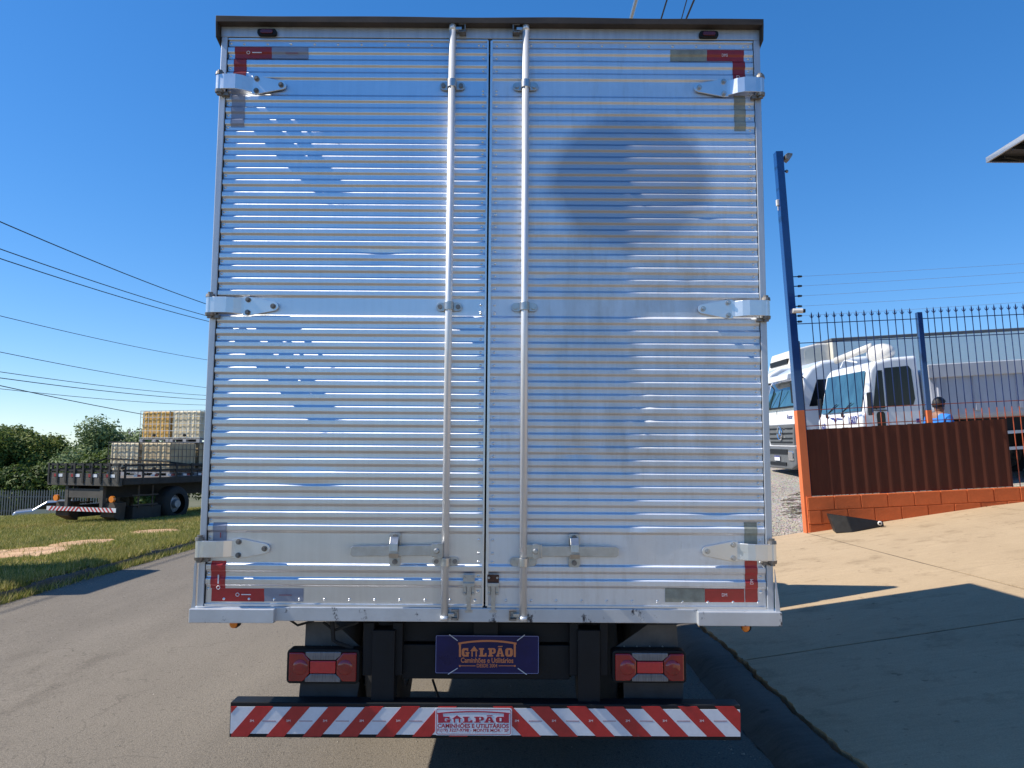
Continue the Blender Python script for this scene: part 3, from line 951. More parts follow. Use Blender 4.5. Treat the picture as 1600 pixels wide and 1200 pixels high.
def ptext(mb, body, px0, px1, py0, py1, y, bold=0.0, vert=False):
    a, b = onY(px0, py1, y), onY(px1, py0, y)
    if not vert:
        text_to(mb, body, a, (1, 0, 0), (0, 0, 1), b.x - a.x, b.z - a.z, bold)
    else:
        text_to(mb, body, (b.x, y, a.z), (0, 0, 1), (-1, 0, 0), b.z - a.z, b.x - a.x, bold)
YP = D - RIBD - 0.004
for cx, cy in ((388, 82), (371, 929)):
    c = onY(cx, cy, YP); pr.torus(c, (0, 1, 0), 0.0075, 0.0016, 12, 4)
    pbox(pr, cx + 6, cx + 21, cy - 0.8, cy + 0.8, YP - 0.0004, YP)
c = onY(341, 918, YP); pr.torus(c, (0, 1, 0), 0.0075, 0.0016, 12, 4)
pbox(pr, 340.2, 341.8, 898, 912, YP - 0.0004, YP)
pr.build('printed_mark', M_PRTW, DL, fix=False)
pr = MB()
ptext(pr, 'DM5', 1128, 1137, 84, 88.5, YP)
ptext(pr, 'DM', 1128, 1136, 927, 932, YP); ptext(pr, 'DM', 1172, 1177, 905, 913, YP, vert=True)
ptext(pr, 'D', 1151, 1156, 118, 123, YP)
pr.build('printed_mark', M_PRTW, DR, fix=False)
pr = MB()
pbox(pr, 446, 466, 82.4, 83.4, YP - 0.0004, YP); pbox(pr, 436, 456, 929.3, 930.3, YP - 0.0004, YP)
pbox(pr, 344, 345, 832, 840, YP - 0.0004, YP)
pr.build('printed_mark', M_REDD, DL)

lockbar(DL, -0.297, 1, 3.775, 0.975)
lockbar(DR, 0.0565, -1, 3.775, 0.975)
zh = P_(620, 858).z
handle(DL, P_(686, 858).x, P_(550, 858).x, zh, P_(618, 858).x, P_(686, 858).x, -0.006, M_STEEL)
handle(DR, P_(834, 858).x, P_(965, 858).x, zh, P_(897, 858).x, P_(834, 858).x, -0.002, M_STEEL)
# hub brackets tie the handles to the bars
for dr, x0_, x1_ in ((DL, P_(676, 858).x, -0.285), (DR, 0.045, P_(846, 858).x)):
    MB().box(min(x0_, x1_), max(x0_, x1_), D - 0.0412, D - 0.027, zh - 0.030, zh + 0.030).build('handle_bracket', M_STEEL, dr, bevel=0.002)
# two hold-open latches at the foot of the gap
for dr, cx, m in ((DL, 732.5, M_STEEL), (DR, 770.5, M_RUST)):
    a = MB(); pbox(a, cx - 9, cx + 9, 898, 917, D - 0.014, D - 0.006)
    a.build('latch_plate', m, dr, bevel=0.001)
    a = MB(); pbox(a, cx - 9, cx + 9, 911, 917, D - 0.026, D - 0.014); pbox(a, cx - 8.5, cx - 4, 917, 930, D - 0.012, D - 0.006); pbox(a, cx + 4, cx + 8.5, 917, 930, D - 0.012, D - 0.006)
    pbox(a, cx - 3, cx + 3, 915, 954, D - 0.022, D - 0.015); pbox(a, cx - 6, cx + 6, 953, 957, D - 0.022, D - 0.006)
    a.build('latch_hook', M_STEEL, dr, bevel=0.001)
    for dx in (-6.5, 6.5):
        for py in (902, 927):
            p0 = P_(cx + dx, py); MB().cyl((p0.x, D - 0.010, p0.z), (p0.x, D - 0.019, p0.z), 0.007, 0.005, n=8).build('bolt', M_STEEL, dr)

# rear frame
fr = MB()
fr.box(XL, XL + 0.030, D - 0.012, D + 0.06, 1.0, 3.72)
fr.build('corner_post', M_FRAME, TR, bevel=0.003)
MB().box(XR - 0.030, XR, D - 0.012, D + 0.06, 1.0, 3.72).build('corner_post', M_FRAME, TR, bevel=0.003)
MB().box(XL - 0.004, XR + 0.004, D - 0.010, D + 0.06, 3.7205, 3.775).build('header_beam', M_FRAME, TR, bevel=0.003)
lp = MB()
n = 40
ptop = []
for i in range(n + 1):
    x = XL - 0.015 + (XR - XL + 0.022) * i / n
    ptop.append((x, 3.803 + 0.004 * noise.noise(Vector((x * 2.2, 0, 0)))))
lp.prism([(p[0], p[1]) for p in ptop] + [(XR + 0.007, 3.772), (XL - 0.015, 3.772)], 'y', D - 0.055, D + 0.10)
for x0_, x1_ in ((XL - 0.015, XL - 0.005), (XR - 0.001, XR + 0.007)):
    lp.prism([(D - 0.055, 3.772), (D - 0.045, 3.70), (D + 0.03, 3.68), (D + 0.03, 3.772)], 'x', x0_, x1_)
lp.build('roof_lip', M_LIP, TR, bevel=0.002)
MB().box(XL + 0.002, XR - 0.002, D - 0.020, D + 0.08, 0.957, 1.0185).build('bottom_rail', M_RAIL, TR, bevel=0.003)
for a, b, side in ((302, 433, 1), (1087, 1216, -1)):
    x0_, x1_ = P_(a, 962).x, P_(b, 962).x
    st = MB().box(x0_, x1_, D - 0.052, D + 0.10, 0.953, 1.014)
    st.build('corner_step', M_RAIL, TR, bevel=0.003)
    xx = (x0_, x0_ + 0.006) if side > 0 else (x1_ - 0.006, x1_)
    edge = XL if side > 0 else XR
    g = MB()
    if side > 0: g.prism([(x0_, 1.0145), (XL - 0.001, 1.0145), (XL - 0.001, 1.24), (XL - 0.012, 1.20), (x0_ + 0.006, 1.06)], 'y', D - 0.030, D - 0.024)
    else: g.prism([(x1_, 1.0145), (XR + 0.001, 1.0145), (XR + 0.001, 1.20), (x1_ - 0.004, 1.06)], 'y', D - 0.030, D - 0.024)
    g.build('gusset', M_FRAME, TR)
for cx, cy in ((418.5, 52.5), (1106.5, 56)):
    c = onY(cx, cy, D - 0.012)
    h_ = MB().prism(rrect(c.x - 0.046, c.x + 0.046, c.z - 0.016, c.z + 0.016, 0.012), 'y', D - 0.030, D - 0.009)
    cl = h_.build('clearance_lamp', M_BLACK, TR, bevel=0.002)
    MB().prism(rrect(c.x - 0.030, c.x + 0.030, c.z - 0.010, c.z + 0.010, 0.008), 'y', D - 0.036, D - 0.029).build('lens', M_DRED, cl, bevel=0.002)
for cx, cy in ((366, 975), (1168, 981)):
    c = onY(cx, cy, D + 0.02)
    ml = MB().cyl((c.x, D + 0.03, c.z), (c.x, D + 0.055, c.z), 0.021, n=16).build('marker_lamp', M_RUB, TR)
    MB().ball((c.x - 0.006, D + 0.028, c.z), (0.019, 0.014, 0.021), 12, 8).build('lens', M_AMB, ml, smooth=True)

# cargo body
BL = 3.70
sd = []
zs = [z for z, _ in KN]
for xw, sg in ((XL + 0.001, -1), (XR - 0.001, 1)):
    v = []
    for z in [3.72] + zs + [1.02]:
        for y in (D + 0.0605, D + BL):
            v.append((xw + sg * (prof(z) - RIBD), y, z))
    k = len(zs) + 2
    w_ = MB().add(v, [(2 * j, 2 * j + 1, 2 * j + 3, 2 * j + 2) for j in range(k - 1)])
    w_.build('side_wall', M_ALU, TR, smooth=True, fix=False)
MB().box(XL + 0.01, XR - 0.01, D + 0.101, D + BL, 3.70, 3.775).build('roof_panel', M_ALU, TR, bevel=0.006)
MB().box(XL + 0.01, XR - 0.01, D + BL - 0.02, D + BL + 0.005, 0.96, 3.70).build('front_wall', M_ALU, TR)
MB().box(XL + 0.012, XR - 0.012, D + 0.081, D + BL - 0.021, 0.962, 1.03).build('floor', M_BLACK, TR)
MB().box(XL + 0.012, XR - 0.012, D + 0.10, D + BL - 0.021, 1.035, 3.69).build('inner_lining', M_SEAL, TR)

# chassis
YC = D + 0.10
for px0, px1 in ((-0.52, -0.43), (0.20, 0.29)):
    MB().box(px0, px1, YC + 0.10, D + BL + 2.4, 0.66, 0.90).build('chassis_rail', M_BLACK, TR)
cr = MB()
pbox(cr, 628, 892, 972, 1004, YC + 0.02, YC + 0.10)
pbox(cr, 628, 890, 1007, 1062, YC + 0.0, YC + 0.06)
pbox(cr, 740, 778, 972, 1004, YC - 0.02, YC + 0.018)
cr.build('cross_member', M_BLACK, TR, bevel=0.003)
for x0_, x1_, f0, f1 in ((582, 615, 568, 628), (903, 938, 890, 950)):
    b = MB(); pbox(b, x0_, x1_, 985, 1097, D + 0.035, YC + 0.05)
    br = b.build('bumper_bracket', M_BLACK, TR, bevel=0.003)
    b = MB(); pbox(b, f0, x0_ + 1, 973, 1056, D + 0.06, YC + 0.10); pbox(b, x1_ - 1, f1, 973, 1056, D + 0.062, YC + 0.10)
    b.build('flange', M_BLACK, br, bevel=0.003)
b = MB(); pbox(b, 360, 1158, 1097, 1157, D + 0.0, D + 0.09)
UB = b.build('underride_bar', M_BLACK, TR, bevel=0.004)
ub = onY(360, 1097, D)

def clipx(poly, xa, left):
    out = []
    for i in range(len(poly)):
        a, b = poly[i], poly[(i + 1) % len(poly)]
        ia = a[0] >= xa if left else a[0] <= xa
        ib = b[0] >= xa if left else b[0] <= xa
        if ia: out.append(a)
        if ia != ib:
            t_ = (xa - a[0]) / (b[0] - a[0])
            out.append((xa, a[1] + (b[1] - a[1]) * t_))
    return out
T0, T1 = 1104.0, 1151.0
ws = MB(); pbox(ws, 361, 1157, T0, T1, D - 0.003, D - 0.0005)
WS = ws.build('white_tape', M_WHTT, UB)
marks_w, marks_r = MB(), MB()
for k in range(-1, 7):
    xb = 358 + 57.2 * k
    poly = clipx(clipx([(xb, T1), (xb + 28.5, T1), (xb + 69.5, T0), (xb + 41, T0)], 361, True), 741, False)
    if len(poly) >= 3:
        m_ = MB(); ppoly(m_, [(x, y) for x, y in poly], D - 0.0042, D - 0.0008); m_.build('red_stripe', M_REDT, UB)
        if 370 < xb + 34 < 670: ptext(marks_w, '3M', xb + 32, xb + 38.5, 1124.5, 1128, D - 0.0046)
        if 370 < xb + 57 < 660: pbox(marks_r, xb + 52, xb + 73, 1126.2, 1127.2, D - 0.0036, D - 0.003)
for k in range(-1, 7):
    xb = 828 + 57.8 * k
    poly = clipx(clipx([(xb, T0), (xb + 30, T0), (xb + 75, T1), (xb + 46, T1)], 741.2, True), 1157, False)
    if len(poly) >= 3:
        m_ = MB(); ppoly(m_, [(x, y) for x, y in poly], D - 0.0042, D - 0.0008); m_.build('red_stripe', M_REDT, UB)
        if 790 < xb + 34 < 1150: ptext(marks_w, '3M', xb + 34, xb + 40.5, 1124.5, 1128, D - 0.0046)
        if 790 < xb + 57 < 1140: pbox(marks_r, xb + 56, xb + 77, 1126.2, 1127.2, D - 0.0036, D - 0.003)
marks_w.build('printed_mark', M_PRTW, UB, fix=False)
marks_r.build('printed_line', M_REDD, UB)

# lettering of the dealer's name: a roof over slab capitals
LET = {
 'G': ([[(0, .22), (0, .78), (.2, 1), (.86, 1), (.86, .64), (.70, .64), (.64, .76), (.44, .76), (.34, .66), (.34, .32), (.42, .22), (.60, .22), (.60, .36), (.50, .36), (.50, .54), (1, .54), (1, .36), (.92, .36), (.92, 0), (.2, 0)]], []),
 'H': ([[(-.06, .66), (.5, 1.24), (1.06, .66), (.88, .66), (.88, 0), (.70, 0), (.70, .64), (.30, .64), (.30, 0), (.12, 0), (.12, .66)]], []),
 'L': ([[(0, 0), (1, 0), (1, .42), (.82, .42), (.74, .2), (.54, .2), (.54, .82), (.68, .82), (.68, 1), (0, 1), (0, .82), (.14, .82), (.14, .18), (0, .18)]], []),
 'P': ([[(0, 0), (.66, 0), (.66, .18), (.52, .18), (.52, .34), (.82, .34), (1, .5), (1, .84), (.82, 1), (0, 1), (0, .82), (.14, .82), (.14, .18), (0, .18)]], [[(.52, .52), (.70, .52), (.70, .82), (.52, .82)]]),
 'A': ([[(0, 0), (.42, 0), (.42, .18), (.36, .18), (.40, .3), (.62, .3), (.66, .18), (.58, .18), (.58, 0), (1, 0), (1, .18), (.92, .18), (.68, 1), (.32, 1), (.08, .18), (0, .18)], [(.22, 1.12), (.82, 1.14), (.80, 1.26), (.24, 1.24)]], [[(.43, .46), (.60, .46), (.515, .76)]]),
 'O': ([[(.2, 0), (.8, 0), (1, .2), (1, .8), (.8, 1), (.2, 1), (0, .8), (0, .2)]], [[(.40, .24), (.60, .24), (.60, .76), (.40, .76)]]),
}
def logo(px0, px1, py0, py1, y, wide=False):
    """mesh of the print and of the counters, in that frame of the picture"""
    a, b = MB(), MB()
    mp = lambda u, w: (px0 + (px1 - px0) * u, py1 - (py1 - py0) * w)
    yy = [y]
    def put(mb, pts, k=0.0):
        ppoly(mb, [mp(u, w) for u, w in pts], y - 0.0008 - k, y - k)
    arc = lambda w0: [(i / 12, w0 + 0.16 * (1 - (2 * i / 12 - 1) ** 2)) for i in range(13)]
    put(a, arc(.73) + arc(.84)[::-1])
    t = .07 if wide else .035
    put(a, [(.012, 0), (.012 + t, 0), (.012 + t, .76), (.012, .76)], 0.0001)
    put(a, [(.988 - t, 0), (.988, 0), (.988, .76), (.988 - t, .76)], 0.0001)
    cells = [('G', .06, .19), ('H', .212, .334), ('L', .355, .485), ('P', .512, .643), ('A', .650, .787), ('O', .808, .938)]
    for ch, c0, c1 in cells:
        for pl in LET[ch][0]:
            put(a, [(c0 + (c1 - c0) * u, .02 + .50 * w) for u, w in pl])
        for pl in LET[ch][1]:
            put(b, [(c0 + (c1 - c0) * u, .02 + .50 * w) for u, w in pl], 0.0006)
    return a, b

# sticker on the bar
s_ = MB(); a, b = onY(680, 1148, D), onY(800, 1106, D)
s_.prism(rrect(a.x, b.x, a.z, b.z, 0.008), 'y', D - 0.0065, D - 0.003)
SK = s_.build('sticker', M_STKW, UB)
s_ = MB()
o_ = rrect(a.x + 0.004, b.x - 0.004, a.z + 0.004, b.z - 0.004, 0.010); i_ = rrect(a.x + 0.0065, b.x - 0.0065, a.z + 0.0065, b.z - 0.0065, 0.008)
n = len(o_)
s_.add([(x, D - 0.0069, z) for x, z in o_] + [(x, D - 0.0069, z) for x, z in i_], [(k, (k + 1) % n, n + (k + 1) % n, n + k) for k in range(n)])
la, lb = logo(683, 796.5, 1111, 1129.5, D - 0.0066, True)
s_.add(la.v, la.f)
ptext(s_, 'CAMINHÕES E UTILITÁRIOS', 683.5, 795, 1129.8, 1137.3, D - 0.0072, 0.03)
ptext(s_, 'F:(19) 3227-9798 - MONTE MOR - SP', 683.5, 795, 1139, 1144.5, D - 0.0072, 0.025)
s_.build('sticker_print', M_STKR, UB, fix=False)
lb.build('sticker_print', M_STKW, UB)

# dealer plate
YPL = YC - 0.035
s_ = MB(); a, b = onY(680, 1052, YPL), onY(842, 993.5, YPL)
s_.prism(rrect(a.x, b.x, a.z, b.z, 0.006), 'y', YPL, YPL + 0.004)
PL = s_.build('dealer_plate', M_NAVY, TR)
s_ = MB()
o_ = rrect(a.x + .001, b.x - .001, a.z + .001, b.z - .001, 0.006); i_ = rrect(a.x + 0.0032, b.x - 0.0032, a.z + 0.0032, b.z - 0.0032, 0.005)
n = len(o_)
s_.add([(x, YPL - 0.0006, z) for x, z in o_] + [(x, YPL - 0.0006, z) for x, z in i_], [(k, (k + 1) % n, n + (k + 1) % n, n + k) for k in range(n)])
s_.build('plate_border', M_LINE, PL, fix=False)
la, lb = logo(716, 807, 1000, 1026.5, YPL - 0.0006)
ptext(la, 'Caminhões e Utilitários', 720, 802, 1027.8, 1035.5, YPL - 0.0012, 0.02)
ptext(la, 'DESDE 2004', 745, 777, 1037.2, 1042.8, YPL - 0.0012, 0.012)
for x0_, x1_, xd in ((718, 743, 718.5), (779, 805, 804.5)):
    pbox(la, x0_, x1_, 1039.8, 1041, YPL - 0.0012, YPL - 0.0004)
    c = onY(xd, 1040.4, YPL); la.cyl((c.x, YPL - 0.0014, c.z), (c.x, YPL - 0.0004, c.z), 0.0045, n=8)
la.build('plate_print', M_ORG, PL, fix=False)
lb.build('plate_print', M_NAVY, PL)
s_ = MB()
for p0, p1 in (((702, 991.5), (715, 1001)), ((820, 992), (808, 1001)), ((700, 1053.5), (715, 1044)), ((823, 1054), (809, 1044))):
    s_.bar(onY(*p0, YPL - 0.004), onY(*p1, YPL - 0.002), 0.0035, 0.0035)
s_.build('cable_tie', M_TIE, PL)

# tail lights
def taillight(x0, x1, y0, y1, flip):
    yl = D + 0.045
    a, b = onY(x0, y1, yl), onY(x1, y0, yl)
    X0, X1, Z0, Z1 = a.x, b.x, a.z, b.z
    W, Hh = X1 - X0, Z1 - Z0
    t = MB().prism(rrect(X0, X1, Z0, Z1, 0.018), 'y', yl, yl + 0.07).build('tail_light', M_BLACK, TR, bevel=0.004)
    U = lambda u, w: (X0 + W * u, Z0 + Hh * w)
    red = [[U(.035, .08), U(.235, .08), U(.32, .30), U(.32, .70), U(.235, .92), U(.035, .92)],
           [U(.965, .08), U(.775, .08), U(.69, .30), U(.69, .70), U(.775, .92), U(.965, .92)]]
    for pl in red:
        o = MB().prism(pl, 'y', yl - 0.012, yl + 0.002).build('red_lens', M_REDL, t, bevel=0.006)
        cx = sum(p[0] for p in pl) / 6; cz = Z0 + Hh * .5
        bl = MB().lathe((cx, yl - 0.0125, cz), (0, -1, 0), [(0.034, 0.0), (0.031, 0.003), (0.016, 0.005), (0.0, 0.006)], 20)
        bl.build('bulb_dome', M_REDL, t, smooth=True)
    MB().prism([U(.33, .32), U(.68, .32), U(.68, .68), U(.33, .68)], 'y', yl - 0.013, yl + 0.002).build('reflector', M_REDC, t, bevel=0.003)
    for w0, w1, w2 in ((.70, .84, .94), (.30, .16, .06)):
        MB().prism([U(.335, w0), U(.675, w0), U(.75, w1), U(.75, w2), U(.26, w2), U(.26, w1)], 'y', yl - 0.010, yl + 0.002).build('clear_lens', M_CLR, t, bevel=0.004)
        r_ = MB()
        for k in range(9):
            u = .36 + .035 * k
            x_, z_ = U(u, (w1 + w0) / 2)
            r_.box(x_, x_ + 0.003, yl - 0.0125, yl - 0.0095, z_ - 0.008, z_ + 0.008)
        r_.build('lens_rib', M_CLR, t)
taillight(447, 562, 1015, 1068, 1)
taillight(957, 1072, 1017, 1067, -1)

# mudguards, flaps and wheels
for sgn, pxs in ((-1, ((478, 972), (523, 972), (566, 1014), (476, 1014))), (1, ((1057, 976), (1012, 976), (958, 1014), (1060, 1014)))):
    g = MB(); ppoly(g, pxs, D + 0.13, D + 0.14)
    mg = g.build('mudguard', M_GREYP, TR)
    for k in range(4):
        bb = MB()
        p0 = onY((488 + 15 * k) if sgn < 0 else (975 + 20 * k), 1010, D + 0.13)
        bb.cyl((p0.x, D + 0.13, p0.z), (p0.x, D + 0.122, p0.z), 0.004, n=6)
        bb.build('screw', M_STEEL, mg)
    pl = ((469, 1066), (562, 1066), (557, 1096), (466, 1096)) if sgn < 0 else ((974, 1064), (1068, 1064), (1066, 1130), (976, 1130))
    g = MB(); ppoly(g, pl, D + 0.10, D + 0.108)
    g.build('mud_flap', M_FLAP, TR, bevel=0.002)
def wheel(c, ax, R, w, parent, rim=True):
    c = Vector(c)
    t = MB().lathe(c, ax, [(R * .58, -w / 2), (R * .9, -w / 2), (R * .98, -w * .38), (R, -w * .2), (R, w * .2), (R * .98, w * .38), (R * .9, w / 2), (R * .58, w / 2)], 32).build('wheel', M_TYRE, parent, smooth=True)
    r_ = MB().lathe(c, ax, [(R * .60, -w / 2), (R * .55, -w * .3), (R * .5, w * .15), (R * .25, w * .22), (R * .22, w * .5), (0, w * .5)], 24)
    d = Vector(ax).normalized(); u = d.orthogonal().normalized(); q = d.cross(u)
    for k in range(8):
        an = math.pi * k / 4
        e = c + (u * math.cos(an) + q * math.sin(an)) * (R * .38) + d * (w * .18)
        r_.cyl(e, e + d * 0.03, R * .03, n=6)
    r_.build('rim', M_RIM, t, smooth=False)
    return t
M_RIM = mat('wheel_rim', (0.35, 0.36, 0.38), 0.5, 0.5, var=0.3, vs_=9)
for y_ in (D + 1.75,):
    for x_, ax in ((XC - 0.95, (-1, 0, 0)), (XC - 0.68, (-1, 0, 0)), (XC + 0.95, (1, 0, 0)), (XC + 0.68, (1, 0, 0))):
        wheel((x_, y_, 0.42), ax, 0.42, 0.22, TR)
for x_, ax in ((XC - 1.0, (-1, 0, 0)), (XC + 1.0, (1, 0, 0))):
    wheel((x_, D + BL + 1.35, 0.43), ax, 0.43, 0.26, TR)
ax_ = MB().cyl((XC - 0.7, D + 1.75, 0.43), (XC + 0.7, D + 1.75, 0.43), 0.075, n=12)
ax_.ball((XC - 0.02, D + 1.75, 0.45), (0.24, 0.20, 0.23), 16, 10)
ax_.cyl((XC, D + 1.75, 0.46), (XC, D + 3.0, 0.62), 0.05, n=10)
ax_.build('rear_axle', M_BLACK, TR, smooth=True)
for x_ in (XC - 0.42, XC + 0.42):
    lf = MB()
    for k in range(5):
        lf.tube([(x_, D + 1.75 + (0.72 - 0.11 * k) * q, 0.62 - 0.13 * (1 - q * q * (0.72 - .11 * k) ** 2 / .52) - 0.014 * k) for q in np.linspace(-1, 1, 9)], 0.022, 4)
    lf.build('leaf_spring', M_BLACK, TR)
hs = MB().tube([onY(505, 972, D + .08), onY(522, 985, D + .08), onY(560, 972, D + .08)], 0.007)
pts = [onY(519, 972, D + .07), onY(521, 1000, D + .07), onY(527, 1004, D + .07), onY(552, 1013, D + .07)]
hs.tube(pts, 0.010)
hs.tube([onY(452, 968, D + .06), onY(465, 977, D + .06), onY(490, 970, D + .06)], 0.006)
hs.tube([onY(676, 1062, D + .4), onY(688, 1098, D + .3)], 0.006)
hs.build('cable', M_RUB, TR)

# cab, hidden ahead of the box, with a tall wind deflector that shades the driveway
y0 = D + BL + 0.26
cb = MB().prism([(y0, 0.75), (y0, 2.45), (y0 + 1.05, 2.45), (y0 + 1.38, 2.25), (y0 + 1.72, 1.45), (y0 + 1.76, 0.75), (y0 + 1.70, 0.45), (y0 + 1.2, 0.45), (y0 + 1.1, 0.75)], 'x', XC - 1.08, XC + 1.08)
CB = cb.build('cab', M_WHT, TR, bevel=0.05, seg=3)
MB().prism([(y0 + 0.02, 2.46), (y0 + 0.02, 3.36), (y0 + 0.12, 3.34), (y0 + 0.95, 2.46)], 'x', XC - 1.10, XC + 1.10).build('wind_deflector', M_WHT, CB, bevel=0.04)
for sg in (-1, 1):
    x_ = XC + sg * 1.083
    MB().prism([(y0 + 0.35, 1.5), (y0 + 0.35, 2.25), (y0 + 1.2, 2.25), (y0 + 1.5, 1.5)], 'x', x_, x_ + sg * 0.006).build('side_window', M_GLASS, CB)
    MB().box(x_ + sg * 0.08, x_ + sg * 0.26, y0 + 1.55, y0 + 1.62, 1.6, 2.1).build('mirror', M_BLACK, CB, bevel=0.02)
    MB().bar((x_, y0 + 1.58, 1.9), (x_ + sg * 0.1, y0 + 1.58, 1.9), 0.03, 0.03).build('mirror_arm', M_BLACK, CB)
ws_ = MB().add([(XC - 0.98, y0 + 1.733, 1.5), (XC + 0.98, y0 + 1.733, 1.5), (XC + 0.92, y0 + 1.43, 2.2), (XC - 0.92, y0 + 1.43, 2.2)], [(0, 1, 2, 3)])
ws_.build('windscreen', M_GLASS, CB)
# ------------------------------------------------------------------ orange block wall and railing
M_BLOCK = mat('orange_block_paint', (0.62, 0.145, 0.045), 0.8, var=0.14, vs_=5, bs=0.5, bscale=45, wear=0.63, wcol=(0.30, 0.10, 0.045), wscale=6, spec=0.25)
M_OPOST = mat('orange_post_paint', (0.62, 0.15, 0.045), 0.6, var=0.08, vs_=4, bs=0.1, bscale=40)
M_BPOST = mat('blue_post_paint', (0.004, 0.036, 0.16), 0.22, var=0.1, vs_=4, coat=0.8, bs=0.08, bscale=40)
M_BBAR = mat('blue_bar_paint', (0.010, 0.028, 0.115), 0.5, var=0.1)
M_OBAR = mat('orange_bar_paint', (0.42, 0.085, 0.030), 0.6, var=0.1)
M_BROWN = mat('brown_sheet_paint', (0.088, 0.029, 0.018), 0.65, 0.0, var=0.12, vs_=3, stretch=(5, 1, 0.8), bs=0.08, spec=0.15)
M_TRAY = mat('black_tray', (0.018, 0.018, 0.018), 0.6, var=0.4, vs_=10, wear=0.72, wcol=(0.16, 0.11, 0.07), wscale=8, bs=0.2)
M_PALE = mat('pale_plastic', (0.62, 0.60, 0.56), 0.45, var=0.1)
M_INS = mat('black_insulator', (0.015, 0.015, 0.016), 0.4)
M_WIRE = mat('galvanised_wire', (0.30, 0.31, 0.33), 0.5, 0.5)

FA = Vector((4.66, 12.25, 0.545))
FROT = Matrix.Rotation(rad(1.0), 3, 'Z') @ Matrix.Rotation(-rad(3.0), 3, 'Y')
FM = Matrix.Translation(FA) @ FROT.to_4x4()
FI = FM.inverted()
def fpt(px, py, v=0.0):
    """point of the fence plane in its own frame (u along, v depth, w up)"""
    o = FI @ Vector((0, 0, CH)); d = FI.to_3x3() @ ray(px, py)
    t_ = (v - o.y) / d.y
    return o + d * t_

WT = fpt(1290, 775, -0.10).z                      # top of the low wall
WALL = thing('block_wall', 'low orange painted block wall along the edge of the driveway', 'wall', FA, FROT)
MB().box(0.0, 7.2, -0.090, 0.09, -1.0, WT - 0.010).build('mortar', M_BLOCK, WALL)
bm_ = {}
def block(L, h_):
    key = (round(L, 3), round(h_, 3))
    if key not in bm_:
        mb = MB().box(-L / 2, L / 2, -0.008, 0.10, -h_ / 2, h_ / 2)
        me = mb.mesh('block'); me.materials.append(M_BLOCK); bm_[key] = me
    return bm_[key]
for row in range(5):
    h_ = 0.205
    z0 = WT - (row + 1) * 0.2135 + 0.003
    u = -0.22 if row % 2 else 0.0
    while u < 7.1:
        L = 0.412
        u0, u1 = max(u, 0.0), min(u + L, 7.2)
        if u1 - u0 > 0.08:
            o = inst(block(u1 - u0, h_), 'block', WALL, ((u0 + u1) / 2, -0.0955 - 0.003 * rnd.random(), z0 + h_ / 2), (rnd.uniform(-.006, .006), 0, rnd.uniform(-.006, .006)))
            md = o.modifiers.new('bevel', 'BEVEL'); md.width = 0.006; md.segments = 1
        u += 0.4225
eb = MB().box(-0.014, 0.0, -0.10, 0.095, -1.0, WT + 0.004); eb.build('end_render', M_BLOCK, WALL, bevel=0.006)

RAIL = thing('railing_fence', 'tall spear topped railing painted blue above and orange below', 'fence', FA, FROT)
wsplit = fpt(1450, 641).z
top_r = fpt(1437, 498).z; r2 = fpt(1300, 534).z
spear = fpt(1437, 480).z
# one bar: lower orange and upper blue pieces share meshes
lo = MB().cyl((0, 0, WT - 0.01), (0, 0, wsplit), 0.0075, n=6).mesh('bar'); lo.materials.append(M_OBAR)
hi = MB().cyl((0, 0, wsplit), (0, 0, spear - 0.10), 0.0075, n=6)
hi.cyl((0, 0, spear - 0.10), (0, 0, spear - 0.085), 0.012, 0.016, n=6)
hi.cyl((0, 0, spear - 0.085), (0, 0, spear - 0.055), 0.016, 0.012, n=6); hi.cyl((0, 0, spear - 0.055), (0, 0, spear), 0.013, 0.001, n=6)
for sg in (-1, 1):
    hi.tube([(0, 0, spear - 0.10), (sg * 0.026, 0, spear - 0.080), (sg * 0.036, 0, spear - 0.050)], [0.005, 0.005, 0.002], 4)
hi = hi.mesh('bar'); hi.materials.append(M_BBAR)
u_post2 = fpt(1446, 600).x
us = []
for px in [1268.5, 1279.7, 1292, 1303.9, 1315.7, 1327.5, 1338.8, 1351, 1362.9, 1374, 1386.5, 1399, 1410.5, 1422.8]: us.append(fpt(px, 500).x)
for px in [1449, 1459, 1470.5, 1482.4, 1494, 1506.3, 1518.6, 1530, 1542.2, 1554, 1565.3, 1577, 1588, 1600]: us.append(fpt(px, 490).x)
for k in range(1, 14): us.append(us[27] + 0.118 * k)
for u in us:
    a = inst(hi, 'bar', RAIL, (u, 0, 0)); b = inst(lo, 'bar', RAIL, (u, 0, 0))
for w, m in ((top_r, M_BBAR), (r2, M_BBAR), (fpt(1300, 639).z, M_OBAR), (fpt(1300, 664).z, M_OBAR)):
    MB().bar((0.08, 0, w), (5.2, 0, w), 0.006, 0.013).build('rail', m, RAIL)
p2t = fpt(1440, 488).z
MB().box(u_post2 - 0.04, u_post2 + 0.04, -0.04, 0.04, wsplit, p2t).build('post', M_BPOST, RAIL, bevel=0.004)
MB().box(u_post2 - 0.04, u_post2 + 0.04, -0.04, 0.04, WT, wsplit).build('post', M_OPOST, RAIL, bevel=0.004)
MB().box(0.06, 0.11, -0.03, 0.03, WT, fpt(1252, 533).z).build('post', M_BBAR, RAIL, bevel=0.003)

pt = fpt(1225, 236, -0.06)
ws1 = fpt(1258, 641, -0.06).z
CP = thing('corner_post', 'very tall leaning square post painted blue above and orange below', 'post', FA, FROT)
MB().box(-0.045, 0.075, -0.075, 0.055, ws1, pt.z).build('upper_section', M_BPOST, CP, bevel=0.005)
MB().box(-0.047, 0.077, -0.077, 0.057, -1.0, ws1).build('lower_section', M_OPOST, CP, bevel=0.005)

